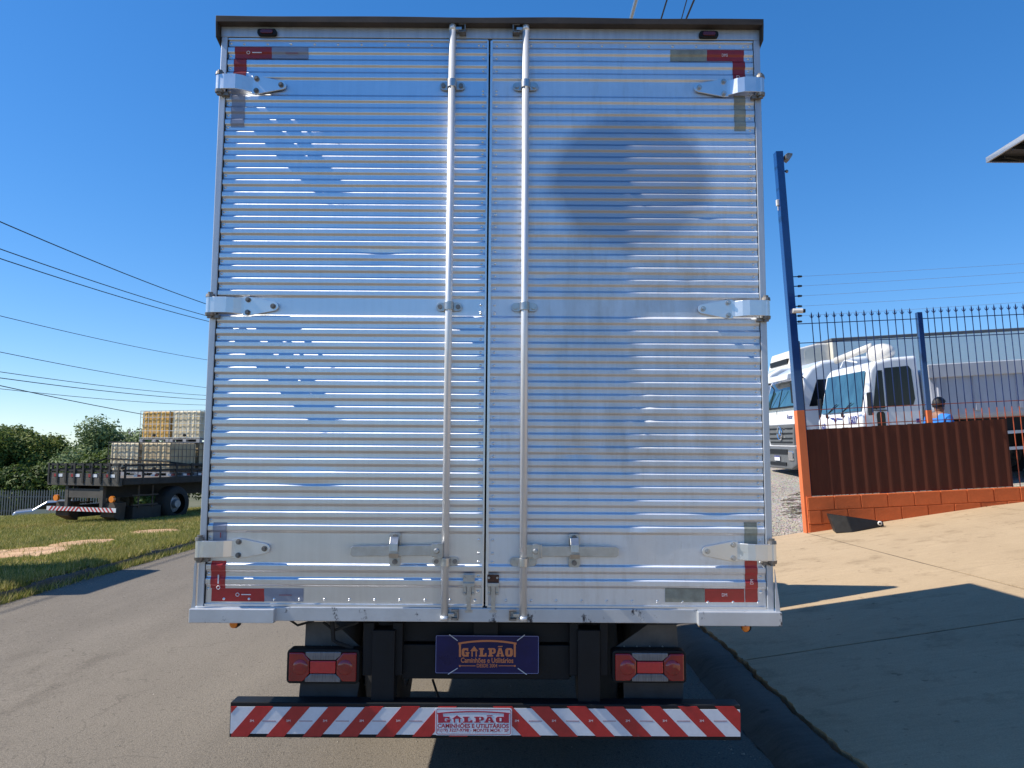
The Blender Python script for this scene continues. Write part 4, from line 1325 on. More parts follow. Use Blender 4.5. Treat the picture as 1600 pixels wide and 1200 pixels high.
# things fixed to the post
Rp = FROT
def onpost(name, label, cat, w, u=0.08, v=-0.03):
    return thing(name, label, cat, FM @ Vector((u, v, w)), FROT, local=True)
w = fpt(1236, 249).z
fl = onpost('floodlight', 'small floodlight fixed near the top of the tall blue post', 'floodlight', w)
MB().prism([(0.02, -0.02), (0.07, -0.055), (0.13, 0.03), (0.135, 0.06), (0.06, 0.075), (0.02, 0.05)], 'y', -0.08, 0.06).build('housing', M_STEELD, fl, bevel=0.004)
MB().bar((-0.004, 0, 0.0), (0.03, 0, 0.0), 0.04, 0.03).build('bracket', M_BLACK, fl)
MB().prism([(0.03, -0.024), (0.065, -0.050), (0.118, 0.02), (0.085, 0.045)], 'y', -0.084, -0.080).build('glass', M_CLR, fl)
w = fpt(1236, 268).z
sl = onpost('security_sensor', 'tiny dark sensor below the floodlight on the blue post', 'sensor', w)
MB().cyl((0, 0, 0), (0.03, 0, 0), 0.012, n=8).build('stem', M_BLACK, sl)
MB().ball((0.045, 0, -0.005), 0.028, 10, 8).build('dome', M_STEELD, sl, smooth=True)
w = fpt(1248, 487).z
cc = onpost('security_camera', 'white bullet security camera on the blue post above the railing', 'camera', w, 0.03, -0.08)
MB().cyl((-0.02, -0.02, 0.0), (0.13, -0.05, -0.012), 0.038, n=16).build('housing', M_PALE, cc, bevel=0.004)
MB().cyl((0.125, -0.05, -0.012), (0.165, -0.057, -0.015), 0.032, n=16).build('lens', M_BLACK, cc, bevel=0.003)
MB().cyl((0.03, 0.0, 0.0), (0.03, -0.03, 0.0), 0.02, n=10).build('mount', M_PALE, cc)
for px, py, m_, nm, lb in ((1219.8, 318, M_PALE, 'junction_box', 'small white junction box high on the sunny side of the blue post'),):
    w = fpt(px, py).z
    jb = onpost(nm, lb, 'box', w, -0.045, -0.01)
    MB().box(-0.035, 0.001, -0.03, 0.03, -0.04, 0.06).build('cover', m_, jb, bevel=0.006)
    MB().cyl((-0.015, 0, -0.04), (-0.015, 0, -0.12), 0.007, n=8).build('conduit', m_, jb)
wires_y = [(432, 410), (447, 424), (462.5, 439), (478.5, 455.5), (493.5, 470), (502.5, 479)]
nth = ['topmost', 'second from top', 'third from top', 'fourth from top', 'fifth from top', 'lowest']
for (pa, pb), nm in zip(wires_y, nth):
    a = fpt(1250, pa, -0.03); b = fpt(1600, pb, -0.03)
    ins = thing('wire_insulator', nm + ' black insulator on the right side of the tall blue post', 'insulator', FM @ a, FROT, 'insulators on the blue post', local=True)
    MB().cyl((-0.14 + (0.105 - a.x if False else 0), 0, 0), (-0.03, 0, 0), 0.008, n=6).build('stem', M_BLACK, ins)
    MB().lathe((-0.035, 0, 0), (1, 0, 0), [(0.0, 0), (0.016, 0), (0.022, 0.02), (0.014, 0.035), (0.020, 0.05), (0.008, 0.07), (0, 0.07)], 10).build('body', M_INS, ins, smooth=True)
    if nm != 'lowest':
        e = b + (b - a) * 0.6
        pts = [FM @ (a + (e - a) * k / 12 + Vector((0, 0, -0.02 * math.sin(math.pi * k / 12)))) for k in range(13)]
        tag(MB().tube(pts, 0.0022, 4).build('security_wire', M_WIRE), nm + ' thin security wire strung above the spear topped railing', 'wire', 'security wires above the railing')

# brown ribbed sheets standing on the wall in front of the railing
SH = thing('sheet_screen', 'dark brown ribbed metal screen covering the lower railing', 'screen', FA, FROT)
a = fpt(1267, 671, -0.085); b = fpt(1575, 654, -0.085); b2 = fpt(1585, 757, -0.085)
u = 0.095; k = 0
uend = (b.x + b2.x) / 2
while u < uend - 0.02:
    wd = min(0.105 if k % 2 == 0 else 0.085, uend - u)
    v0 = -0.045 if k % 2 == 0 else -0.054
    tz_ = a.z + (b.z - a.z) * (u - 0.1) / (b.x - 0.1) + 0.003 * math.sin(k * 2.3)
    s0 = 0.010
    pts = [(u - s0 * (k % 2), v0 + (0.017 if False else 0)), (u + wd + s0 * (k % 2), v0), (u + wd + s0 * (k % 2), v0 + 0.004), (u - s0 * (k % 2), v0 + 0.004)]
    if k % 2:
        pts = [(u - 0.004, -0.045), (u + 0.036, v0), (u + wd - 0.030, v0), (u + wd + 0.004, -0.045), (u + wd + 0.004, -0.041), (u + wd - 0.030, v0 + 0.004), (u + 0.036, v0 + 0.004), (u - 0.004, -0.041)]
    else:
        pts = [(u + 0.0045, v0), (u + wd - 0.0045, v0), (u + wd - 0.0045, v0 + 0.004), (u + 0.0045, v0 + 0.004)]
    MB().prism(pts, 'z', WT + 0.004, tz_).build('panel', M_BROWN, SH)
    u += wd; k += 1

# black tray leaning against the wall
ta = onY(1295, 830, 11.95)
tr_ = thing('rubber_tray', 'black wedge shaped rubber tray dumped against the orange wall', 'tray', (4.93, 11.86, ramp_z(4.93)), Matrix.Rotation(rad(-12), 3, 'Z') @ Matrix.Rotation(-rad(8.5), 3, 'Y'))
tb = MB()
tb.add([(-.02, -.16, 0), (.20, -.24, -.01), (.70, -.02, 0), (.62, .14, 0), (.0, .16, 0), (-.06, -.13, .29), (.155, -.22, .235), (.70, -.02, .07), (.62, .14, .09), (-.05, .16, .28)],
       [(4, 3, 2, 1, 0), (0, 1, 6, 5), (1, 2, 7, 6), (2, 3, 8, 7), (3, 4, 9, 8), (4, 0, 5, 9)])
tb.add([(-.03, -.10, .20), (.145, -.18, .18), (.60, -.01, .055), (.57, .10, .06), (-.02, .12, .2)], [(0, 1, 2, 3, 4)])
tb.build('shell', M_TRAY, tr_, bevel=0.01)
MB().lathe((.635, -.075, .06), (-.2, -1, 0), [(0.016, 0), (0.033, 0.004), (0.033, 0.02), (0.016, 0.024)], 16).build('roller', M_PALE, tr_, smooth=True)

# ------------------------------------------------------------------ trucks in the yard
M_WPANEL = mat('white_truck_paint', (0.78, 0.79, 0.80), 0.28, var=0.04, vs_=1.5, coat=0.6)
M_WDIRT = mat('dusty_white_paint', (0.55, 0.55, 0.56), 0.45, var=0.10, vs_=2, stretch=(1, 1, 0.5))
M_DUMP = mat('grey_dump_body_paint', (0.44, 0.46, 0.52), 0.5, 0.1, var=0.12, vs_=1.6, stretch=(3, 3, 0.8), wear=0.68, wcol=(0.30, 0.24, 0.17), wscale=2.2)
M_GREYT = mat('grey_bumper_plastic', (0.11, 0.115, 0.12), 0.5, var=0.15, vs_=5)
M_SCREEN = mat('windscreen_glass', (0.030, 0.085, 0.110), 0.06, 0.0, var=0.5, vs_=1.8, spec=0.9, coat=0.8, stretch=(2, 1, 0.8))
M_CHROME = mat('chrome', (0.75, 0.76, 0.78), 0.14, 1.0, var=0.05)
M_BTXT = mat('navy_number_paint', (0.03, 0.035, 0.20), 0.5)
M_PLATE = mat('plate_white', (0.75, 0.76, 0.80), 0.4)
M_DKST0 = mat('yard_dark_steel', (0.030, 0.029, 0.028), 0.6, 0.2, var=0.4, vs_=4)
M_CREAM = mat('cream_reefer', (0.66, 0.63, 0.54), 0.4, var=0.08, vs_=4)

def ywheel(c, R, w, ax, par): return wheel(c, ax, R, w, par)

def star_truck(name, label, m4, box):
    t = thing(name, label, 'truck', (0, 0, 0), Matrix.Identity(3))
    t.matrix_world = m4
    pr_ = [(0.03, 0.62), (0.0, 1.35), (0.0, 1.78), (0.20, 2.48), (0.42, 2.74), (0.75, 2.90), (1.95, 2.96), (1.95, 0.95), (1.55, 0.95), (1.45, 0.75), (1.2, 0.62)]
    cab_ = MB().prism(pr_, 'x', -1.24, 1.24).build('cab', M_WPANEL, t, bevel=0.09, seg=4)
    def face(y, z): return y
    # windscreen follows the raked front
    v = []
    for z, y, hw in ((1.80, -0.012, 1.12), (2.45, 0.175, 1.04)):
        for k in range(9):
            x = -hw + 2 * hw * k / 8
            v.append((x, y - 0.05 * (1 - (x / hw) ** 2) - 0.01, z))
    g = MB().add(v, [(k, k + 1, k + 10, k + 9) for k in range(8)]); g.build('windscreen', M_SCREEN, cab_, smooth=True)
    g = MB()
    for x in (-0.55, 0.1): g.bar((x, -0.075, 1.80), (x + 0.25, -0.03, 2.25), 0.018, 0.018)
    g.box(-1.12, 1.12, -0.07, -0.02, 1.755, 1.80)
    g.build('wiper', M_BLACK, cab_)
    MB().prism([(0.02, 2.49), (-0.16, 2.47), (-0.13, 2.62), (0.25, 2.70)], 'x', -1.08, 1.08).build('sun_visor', M_WPANEL, cab_, bevel=0.02)
    g = MB().prism([(-1.02, 1.33), (-0.90, 0.78), (0.90, 0.78), (1.02, 1.33)], 'y', -0.045, 0.02); gr = g.build('grille', M_GREYT, cab_, bevel=0.02)
    g = MB()
    for z in (1.22, 1.09, 0.96, 0.86): g.box(-0.90 + (1.22 - z) * .2, 0.90 - (1.22 - z) * .2, -0.060, -0.044, z - 0.018, z + 0.018)
    g.build('slat', M_BLACK, gr)
    g = MB().torus((0, -0.075, 1.10), (0, 1, 0), 0.17, 0.018, 28, 8)
    for k in range(3):
        an = rad(90 + 120 * k); tip = Vector((math.cos(an) * 0.165, -0.075, 1.10 + math.sin(an) * 0.165))
        bx = Vector((-math.sin(an), 0, math.cos(an))) * 0.030
        c_ = Vector((0, -0.075, 1.10))
        g.add([c_ + bx, c_ - bx, tip, c_ + Vector((0, -0.025, 0)), c_ + Vector((0, 0.005, 0))], [(0, 2, 3), (2, 1, 3), (1, 2, 4), (2, 0, 4), (0, 3, 1)])
    g.build('star_emblem', M_CHROME, gr)
    g = MB(); text_to(g, 'Axor', (0.45, -0.008, 1.46), (1, 0, 0), (0, 0, 1), 0.42, 0.13, 0.02); g.build('lettering', M_BTXT, cab_, fix=False)
    g = MB(); text_to(g, 'I', (-0.30, -0.008, 1.60), (1, 0, 0), (0, 0, 1), 0.03, 0.10, 0.01); g.build('lettering', M_GREYT, cab_, fix=False)
    bp = MB().prism([(-1.25, 0.26), (-1.25, 0.74), (1.25, 0.74), (1.25, 0.26), (0.9, 0.16), (-0.9, 0.16)], 'y', -0.16, 0.45).build('bumper', M_GREYT, t, bevel=0.05, seg=3)
    MB().box(-0.75, 0.75, -0.185, -0.155, 0.56, 0.68).build('air_intake', M_BLACK, bp)
    MB().box(-0.62, 0.62, -0.185, -0.155, 0.26, 0.34).build('air_intake', M_BLACK, bp)
    MB().box(-1.1, 1.1, -0.10, 0.02, 0.745, 0.775).build('bumper_step', M_WDIRT, bp, bevel=0.01)
    pl_ = MB().box(-0.20, 0.20, -0.195, -0.185, 0.38, 0.51).build('number_plate', M_PLATE, bp)
    MB().box(-0.20, 0.20, -0.1985, -0.1945, 0.475, 0.51).build('plate_band', M_BTXT, pl_)
    for sg in (-1, 1):
        hl = MB().prism(rrect(sg * 1.0 - 0.18, sg * 1.0 + 0.18, 0.40, 0.64, 0.05), 'y', -0.19, -0.15).build('headlight', M_CHROME, bp, bevel=0.01)
        MB().prism(rrect(sg * 1.0 - 0.15, sg * 1.0 + 0.15, 0.43, 0.61, 0.04), 'y', -0.196, -0.19).build('lens', M_CLR, hl)
        x = sg * 1.243
        MB().prism([(0.30, 1.75), (0.55, 2.42), (1.25, 2.42), (1.25, 1.75)], 'x', x, x + sg * 0.008).build('side_window', M_GLASS, cab_, bevel=0.003)
        mr = MB().box(sg * 1.36 - 0.11, sg * 1.36 + 0.11, -0.16, -0.06, 1.85, 2.38).build('mirror', M_BLACK, cab_, bevel=0.03)
        g = MB().tube([(sg * 1.22, 0.22, 2.5), (sg * 1.34, -0.02, 2.46), (sg * 1.36, -0.10, 2.36)], 0.022); g.tube([(sg * 1.22, 0.2, 1.8), (sg * 1.34, -0.04, 1.84), (sg * 1.36, -0.10, 1.88)], 0.02)
        g.build('mirror_arm', M_BLACK, mr)
        MB().box(sg * 1.20 - 0.06, sg * 1.20 + 0.06, -0.02, 0.20, 0.78, 1.33).build('corner_deflector', M_WPANEL, cab_, bevel=0.03)
        ywheel((sg * 1.05, 1.05, 0.50), 0.50, 0.30, (sg, 0, 0), t)
        ywheel((sg * 1.0, 5.6, 0.50), 0.50, 0.46, (sg, 0, 0), t)
        MB().box(sg * 0.42 - 0.05, sg * 0.42 + 0.05, 0.5, 7.4, 0.65, 0.93).build('chassis_rail', M_BLACK, t)
    if not box:
        MB().box(-1.20, 1.20, 2.3, 7.4, 0.96, 1.10).build('flat_deck', M_DKST0, t)
        return t
    # insulated body with reefer unit on its nose
    cbx = MB().box(-1.28, 1.28, 2.45, 8.9, 1.05, 3.66).build('cargo_body', M_ALU, t, bevel=0.02)
    ed = MB()
    for z in np.arange(1.15, 3.58, 0.085): ed.box(-1.292, 1.292, 2.50, 8.86, z, z + 0.030)
    tag(ed.build('ribs', M_ALU, cbx), kind='stuff')
    MB().box(-1.31, 1.31, 2.40, 8.95, 3.64, 3.74).build('roof_edge', M_GREYT, cbx, bevel=0.02)
    MB().box(-1.30, 1.30, 2.42, 2.56, 1.05, 3.65).build('front_panel', M_CREAM, cbx, bevel=0.02)
    rf = MB().prism([(1.25, 2.84), (1.15, 2.98), (1.30, 3.48), (2.05, 3.62), (2.44, 3.62), (2.44, 2.78), (1.6, 2.76)], 'x', -1.05, 1.05).build('refrigeration_unit', M_PALE, cbx, bevel=0.05, seg=3)
    MB().box(-0.8, 0.8, 1.14, 1.26, 3.06, 3.22).build('vent', M_BLACK, rf)
    MB().box(-1.055, 1.055, 1.3, 2.0, 2.84, 2.96).build('drip_tray', M_CREAM, rf, bevel=0.02)
    MB().prism(rrect(1.62, 2.22, 2.98, 3.48, 0.12), 'x', 1.05, 1.056).build('hatch', M_CREAM, rf)
    return t

YT = Matrix.Rotation(rad(-90), 3, 'Z') @ Matrix.Rotation(rad(3.6), 3, 'X') @ Matrix.Rotation(rad(1.2), 3, 'Y')
def yard_place(x, y): return Matrix.Translation((x, y, yard_z(x, y))) @ YT.to_4x4()
AX = star_truck('cab_over_truck', 'white truck with star emblem grille parked beyond the corner post', yard_place(7.35, 20.75), False)
AX2 = star_truck('reefer_truck', 'silver ribbed box truck with a rooftop cooling unit behind the tipper', yard_place(7.85, 25.3), True)

# tipper truck nearer the fence
TP = thing('tipper_truck', 'white cab tipper truck with grey dump body behind the railing', 'truck', (0, 0, 0), Matrix.Identity(3))
TP.matrix_world = yard_place(7.35, 17.15) @ Matrix.Diagonal((1, 1, 1.05, 1))
pr_ = [(0.06, 0.75), (0.0, 1.45), (0.10, 1.55), (0.36, 2.42), (0.50, 2.56), (0.9, 2.62), (1.62, 2.64), (1.66, 1.6), (1.62, 0.95), (0.5, 0.8)]
tc = MB().prism(pr_, 'x', -1.13, 1.13).build('cab', M_WPANEL, TP, bevel=0.07, seg=4)
v = []
for z, y, hw in ((1.60, 0.095, 1.03), (2.40, 0.335, 0.96)):
    for k in range(9):
        x = -hw + 2 * hw * k / 8
        v.append((x, y - 0.02 * (1 - (x / hw) ** 2) - 0.012, z))
MB().add(v, [(k, k + 1, k + 10, k + 9) for k in range(8)]).build('windscreen', M_SCREEN, tc, smooth=True)
g = MB()
for x in (-0.6, 0.15): g.bar((x, 0.06, 1.60), (x + 0.45, 0.085, 1.78), 0.016, 0.016)
for x in (-0.62, 0.2): g.box(x, x + 0.08, -0.01, 0.03, 1.50, 1.58)
g.build('wiper', M_BLACK, tc)
g = MB(); text_to(g, '160', (-0.98, -0.006 + 0.008, 1.22), (1, 0, 0), (0, 0, 1), 0.30, 0.17, 0.03)
g.build('fleet_number', M_BTXT, tc, fix=False)
g = MB(); text_to(g, '1507', (0.55, 0.002 - 0.006, 1.34), (1, 0, 0), (0, 0, 1), 0.42, 0.17, 0.03)
g.build('fleet_number', M_BTXT, tc, fix=False)
g = MB().prism([(-.36, 1.50), (-.20, 1.50), (-.12, 1.42), (-.04, 1.49), (.22, 1.47), (.22, 1.45), (-.06, 1.46), (-.12, 1.38), (-.22, 1.47), (-.36, 1.47)], 'y', -0.012, 0.004); g.build('badge', M_BTXT, tc)
MB().box(-0.9, 0.9, -0.01, 0.05, 0.85, 1.15).build('grille', M_BLACK, tc)
bp = MB().box(-1.15, 1.15, -0.14, 0.35, 0.40, 0.72).build('bumper', M_WDIRT, TP, bevel=0.03)
for sg in (-1, 1):
    MB().prism(rrect(sg * 0.9 - 0.15, sg * 0.9 + 0.15, 0.46, 0.66, 0.04), 'y', -0.16, -0.13).build('headlight', M_CHROME, bp, bevel=0.008)
    x = sg * 1.132
    MB().prism([(0.34, 1.62), (0.52, 2.38), (0.66, 2.38), (0.66, 1.62)], 'x', x, x + sg * 0.006).build('quarter_window', M_GLASS, tc)
    MB().prism([(0.71, 1.66), (0.71, 2.42), (1.36, 2.44), (1.42, 2.36), (1.46, 1.78), (1.40, 1.66)], 'x', x, x + sg * 0.006).build('side_window', M_GLASS, tc)
    MB().prism(rrect(0.42, 0.64, 1.02, 1.56, 0.07), 'x', x, x + sg * 0.006).build('vent_window', M_GLASS, tc)
    MB().box(x, x + sg * 0.012, 1.44, 1.54, 1.30, 1.38).build('door_handle', M_BTXT, tc)
    mr = MB().box(sg * 1.28 - 0.09, sg * 1.28 + 0.09, 0.16, 0.22, 1.50, 1.95).build('mirror', M_BLACK, tc, bevel=0.02)
    g = MB().tube([(sg * 1.12, 0.45, 1.62), (sg * 1.24, 0.22, 1.70)], 0.014); g.tube([(sg * 1.12, 0.72, 1.58), (sg * 1.24, 0.22, 1.60)], 0.012); g.build('mirror_arm', M_BLACK, mr)
    MB().prism([(x, 0), (x, 0)] and [(0.78, 1.70), (0.78, 2.05), (0.95, 2.12), (1.05, 1.75)], 'x', sg * 0.55, sg * 0.62).build('seat', M_CREAM, tc)
    ywheel((sg * 0.98, 0.85, 0.50), 0.50, 0.28, (sg, 0, 0), TP)
    for yy in (4.2, 5.5): ywheel((sg * 0.95, yy, 0.50), 0.50, 0.46, (sg, 0, 0), TP)
    MB().box(sg * 0.42 - 0.05, sg * 0.42 + 0.05, 0.4, 6.9, 0.70, 0.98).build('chassis_rail', M_BLACK, TP)
    MB().box(sg * 1.06 - 0.02, sg * 1.06 + 0.02, 2.3, 3.5, 0.66, 0.72).build('side_guard', M_WDIRT, TP)
    MB().box(sg * 1.06 - 0.02, sg * 1.06 + 0.02, 2.3, 3.5, 0.98, 1.04).build('side_guard', M_WDIRT, TP)
# wind deflector pod on the roof
g = MB().ball((0.35, 1.15, 2.78), (0.46, 0.30, 0.20), 16, 10); g.box(0.15, 0.25, 1.0, 1.1, 2.6, 2.75); g.box(0.5, 0.6, 1.0, 1.1, 2.6, 2.75)
g.build('roof_pod', M_PALE, tc, smooth=True)
MB().cyl((-1.0, 0.62, 2.78), (0.2, 1.0, 2.95), 0.075, n=12).build('air_horn', M_PALE, tc, smooth=True)
g = MB().tube([(-0.9, 0.7, 2.62), (-0.7, 0.7, 2.76), (-0.2, 0.8, 2.66)], 0.018); g.build('roof_stay', M_WPANEL, tc)
tc.scale = (1, 0.80, 1)
dz0 = 1.22
db = MB().prism([(1.46, dz0 + .25), (1.42, 2.36), (6.6, 2.36), (7.1, 1.75), (6.6, dz0 + .1), (1.8, dz0 + .1)], 'x', -1.20, 1.20).build('dump_body', M_DUMP, TP, bevel=0.10, seg=3)
for sg in (-1, 1):
    for yy in (1.60, 2.35, 3.25, 4.15, 5.05, 5.95):
        MB().box(sg * 1.20 - 0.03, sg * 1.20 + 0.035, yy, yy + 0.11, dz0 + .25, 2.20).build('rib', M_DUMP, db, bevel=0.02)
    MB().prism([(2.90, 0), (2.90, 0)] and [(1.42, 2.16), (1.42, 2.43), (6.7, 2.43), (6.8, 2.16)], 'x', sg * 1.19, sg * 1.27).build('top_rim', M_WDIRT, db, bevel=0.015)
    ch = MB()
    for k in range(16):
        p0 = Vector((sg * 1.29, 4.0 + 0.045 * k, 2.36 - 0.070 * k)); ch.torus(p0, (0.4, 1, 0.3) if k % 2 else (1, 0.2, 0.1), 0.042, 0.013, 10, 5)
    ch.build('chain', M_PALE, db, smooth=True)
MB().box(-1.0, 1.0, 2.2, 6.6, 0.99, dz0 + .12).build('subframe', M_BLACK, TP)
# ------------------------------------------------------------------ person behind the screen
M_SKIN = mat('skin', (0.27, 0.135, 0.085), 0.5, var=0.08, vs_=8)
M_HAIR = mat('dark_hair', (0.012, 0.009, 0.008), 0.55, var=0.3, vs_=60, bs=0.5, bscale=120)
M_SHIRT = mat('blue_shirt', (0.02, 0.19, 0.62), 0.8, var=0.12, vs_=9, bs=0.25, bscale=14)
M_TROU = mat('dark_trousers', (0.02, 0.022, 0.03), 0.85, var=0.2, vs_=9)

def skin(name, verts, edges, radii, m, parent=None, root=0, sub=2, loc=None):
    me = bpy.data.meshes.new(name); me.from_pydata(verts, edges, [])
    o = bpy.data.objects.new(name, me); COL.objects.link(o)
    me.materials.append(m)
    o.modifiers.new('skin', 'SKIN').use_smooth_shade = True
    if not me.skin_vertices: 
        bpy.context.view_layer.objects.active = o
    layer = me.skin_vertices[0].data if me.skin_vertices else None
    if layer is None:
        with bpy.context.temp_override(object=o, active_object=o):
            bpy.ops.mesh.customdata_skin_add()
        layer = me.skin_vertices[0].data
    for i, r_ in enumerate(radii):
        layer[i].radius = r_ if isinstance(r_, tuple) else (r_, r_)
        layer[i].use_root = (i == root)
    sb = o.modifiers.new('sub', 'SUBSURF'); sb.levels = sub; sb.render_levels = sub
    if parent: o.parent = parent
    return o

px_, py_ = 7.20, 12.95
PE = thing('person', 'person in a bright blue shirt facing right behind the brown screen', 'person', (px_, py_, yard_z(px_, py_)), rad(112))
# local frame: faces -Y
K = 1.09
V = [(0, 0, .96), (0, .01, 1.12), (0, .015, 1.32), (0, .02, 1.525), (0, .005, 1.585), (0, -.01, 1.63), (0, -.015, 1.72),      # 0-6 spine to head
     (.11, 0, .90), (.115, -.02, .52), (.115, .02, .10), (.12, -.12, .04), (-.11, 0, .90), (-.115, .03, .52), (-.115, .06, .10), (-.12, -.08, .04),
     (.17, .02, 1.50), (.25, .03, 1.17), (.25, -.05, .93), (.25, -.08, .86), (-.17, .02, 1.50), (-.25, .0, 1.17), (-.24, -.12, .96), (-.235, -.15, .89)]
E_ = [(0, 1), (1, 2), (2, 3), (3, 4), (4, 5), (5, 6), (0, 7), (7, 8), (8, 9), (9, 10), (0, 11), (11, 12), (12, 13), (13, 14), (3, 15), (15, 16), (16, 17), (17, 18), (3, 19), (19, 20), (20, 21), (21, 22)]
Rr = [(.13, .10), (.125, .09), (.15, .105), (.10, .075), (.05, .05), (.075, .092), (.068, .085), .085, .058, .042, .04, .085, .058, .042, .04, .06, .043, .030, .028, .06, .043, .030, .028]
V = [tuple(K * c for c in p) for p in V]
body = skin('body', V, E_, [tuple(K * c for c in r_) if isinstance(r_, tuple) else r_ * K for r_ in Rr], M_SKIN, PE)
fg = MB()
for sg, b0 in ((1, V[18]), (-1, V[22])):
    for k in range(4):
        x = b0[0] + (k - 1.5) * 0.019 * 0.5; y = b0[1] + (k - 1.5) * 0.019
        L = (.070, .080, .075, .060)[k]
        fg.tube([(x, y, b0[2]), (x - sg * .006, y - .006, b0[2] - L * .6), (x - sg * .016, y - .012, b0[2] - L)], [.010, .009, .006], 6)
    fg.tube([(b0[0], b0[1] - .03, b0[2] + .03), (b0[0] - sg * .004, b0[1] - .055, b0[2] - .01), (b0[0] - sg * .008, b0[1] - .058, b0[2] - .04)], [.011, .010, .007], 6)
fg.build('fingers', M_SKIN, PE, smooth=True)
fc = MB()
hz = V[6][2]
fc.prism([(-.105, hz - .045), (-.128, hz - .055), (-.105, hz - .005)], 'x', -.014, .014)
for sg in (-1, 1):
    fc.ball((sg * .082, .0, hz - .035), (.012, .022, .034), 8, 6)
fc.build('nose_and_ears', M_SKIN, PE, smooth=True)
ey = MB()
for sg in (-1, 1): ey.ball((sg * .034, -.096, hz - .01), (.013, .008, .008), 8, 6)
ey.box(-.026, .026, -.104, -.098, hz - .090, hz - .084)
ey.build('eyes_and_mouth', M_HAIR, PE, smooth=True)
hr = MB()
nu, nv = 20, 12
vs__, fs__ = [], []
for j in range(nv + 1):
    th = (math.pi * 0.62) * j / nv
    for i in range(nu):
        an = 2 * math.pi * i / nu
        y_ = math.sin(th) * math.sin(an)
        lim = 1.0
        if y_ < -0.2: lim = 0.62
        t2 = th * lim
        jit = 1 + 0.06 * noise.noise(Vector((an * 2, th * 5, 2)))
        vs__.append((.094 * K * jit * math.sin(t2) * math.cos(an), -.012 + .112 * K * jit * math.sin(t2) * math.sin(an), hz - .01 + .118 * K * jit * math.cos(t2)))
for j in range(nv):
    for i in range(nu):
        fs__.append((j * nu + i, j * nu + (i + 1) % nu, (j + 1) * nu + (i + 1) % nu, (j + 1) * nu + i))
hr.add(vs__, fs__); hr.build('hair', M_HAIR, PE, smooth=True)
SV = [V[0], V[1], V[2], V[3], (0, .012, V[4][2] - .03), V[15], tuple((a + b * 0.85) / 1.85 for a, b in zip(V[15], V[16])), V[19], tuple((a + b * 0.85) / 1.85 for a, b in zip(V[19], V[20])), (0, 0, V[0][2] - .06)]
skin('shirt', SV, [(0, 1), (1, 2), (2, 3), (3, 4), (3, 5), (5, 6), (3, 7), (7, 8), (0, 9)], [(.155, .122), (.150, .115), (.178, .13), (.125, .095), (.066, .066), .078, .070, .078, .070, (.155, .122)], M_SHIRT, PE)
TV = [(0, 0, V[0][2]), V[7], V[8], (V[9][0], V[9][1], .12), V[11], V[12], (V[13][0], V[13][1], .12)]
skin('trousers', TV, [(0, 1), (1, 2), (2, 3), (0, 4), (4, 5), (5, 6)], [(.145, .115), .10, .078, .062, .10, .078, .062], M_TROU, PE)

# ------------------------------------------------------------------ canopy corner, warehouse
M_CANM = mat('canopy_metal', (0.05, 0.055, 0.065), 0.45, 0.5, var=0.2, vs_=3, stretch=(4, 1, 1))
M_CANT = mat('canopy_top', (0.42, 0.44, 0.47), 0.45, 0.4, var=0.1)
c0 = onY(1545, 252, 8.5)
CX, CZ = c0.x, c0.z
CA = thing('metal_canopy', 'dark underside corner of a flat metal canopy at the right edge', 'canopy', (9.0, 4.0, ramp_z(9.0)))
MB().box(CX, 15, -4, 8.5, CZ + 0.030, CZ + 0.045).build('roof_sheet', M_CANM, CA)
bmn = MB()
for k in range(36):
    y_ = 8.46 - 0.35 * k
    bmn.box(CX + 0.01, 15, y_ - 0.03, y_, CZ - 0.03, CZ + 0.029)
tag(bmn.build('roof_rib', M_CANM, CA), kind='stuff')
MB().box(CX - 0.02, CX + 0.0, -4, 8.52, CZ - 0.01, CZ + 0.05).build('fascia', M_CANT, CA)
MB().box(CX, 15, 8.5, 8.52, CZ - 0.01, CZ + 0.05).build('fascia', M_CANT, CA)
MB().tube([(CX + 0.05, 8.3, CZ - 0.03), (CX + 0.35, 8.3, CZ - 0.08), (CX + 0.8, 8.3, CZ - 0.10), (15, 8.3, CZ - 0.10)], 0.012).build('edge_cable', M_RUB, CA)
MB().box(CX + 0.4, CX + 0.45, 8.26, 8.34, CZ - 0.09, CZ - 0.0).build('clip', M_CANM, CA)
for y_ in (-3, 2.5, 8.0):
    MB().box(CX + 0.1, 15, y_ - 0.05, y_ + 0.05, CZ - 0.22 if y_ < 8 else CZ - 0.06, CZ - 0.006).build('beam', M_CANM, CA)
for y_ in (-3, 2.5):
    MB().box(8.9, 9.1, y_ - 0.1, y_ + 0.1, ramp_z(9) - 0.2, CZ - 0.22).build('column', M_CANT, CA)

M_WRF = mat('weathered_roof_sheet', (0.20, 0.18, 0.17), 0.7, 0.1, var=0.2, vs_=0.6, stretch=(6, 1, 1))
M_WWL = mat('warehouse_wall', (0.40, 0.38, 0.34), 0.85, var=0.1, vs_=0.5)
wz = onY(1200, 577, 48).z
WH = thing('warehouse', 'long warehouse roof showing above the parked white trucks', 'building', (25, 55, yard_z(25, 48)))
MB().prism([(14, 1.0), (36, 1.0), (36, wz - 0.5), (14, wz - 0.5)], 'y', 49, 62).build('wall', M_WWL, WH)
MB().prism([(13.4, wz - 0.5), (37, wz - 0.3), (37, wz - 0.0), (13.4, wz - 0.2)], 'y', 48.2, 63).build('roof', M_WRF, WH)
for k in range(4):
    x_ = 16 + 5 * k
    w_ = MB().box(x_, x_ + 2.2, 48.94, 48.99, 3.6, 4.8).build('window', M_GLASS, WH)
    MB().box(x_ - 0.08, x_ + 2.28, 48.90, 48.99, 3.48, 3.6).build('sill', M_WWL, w_)

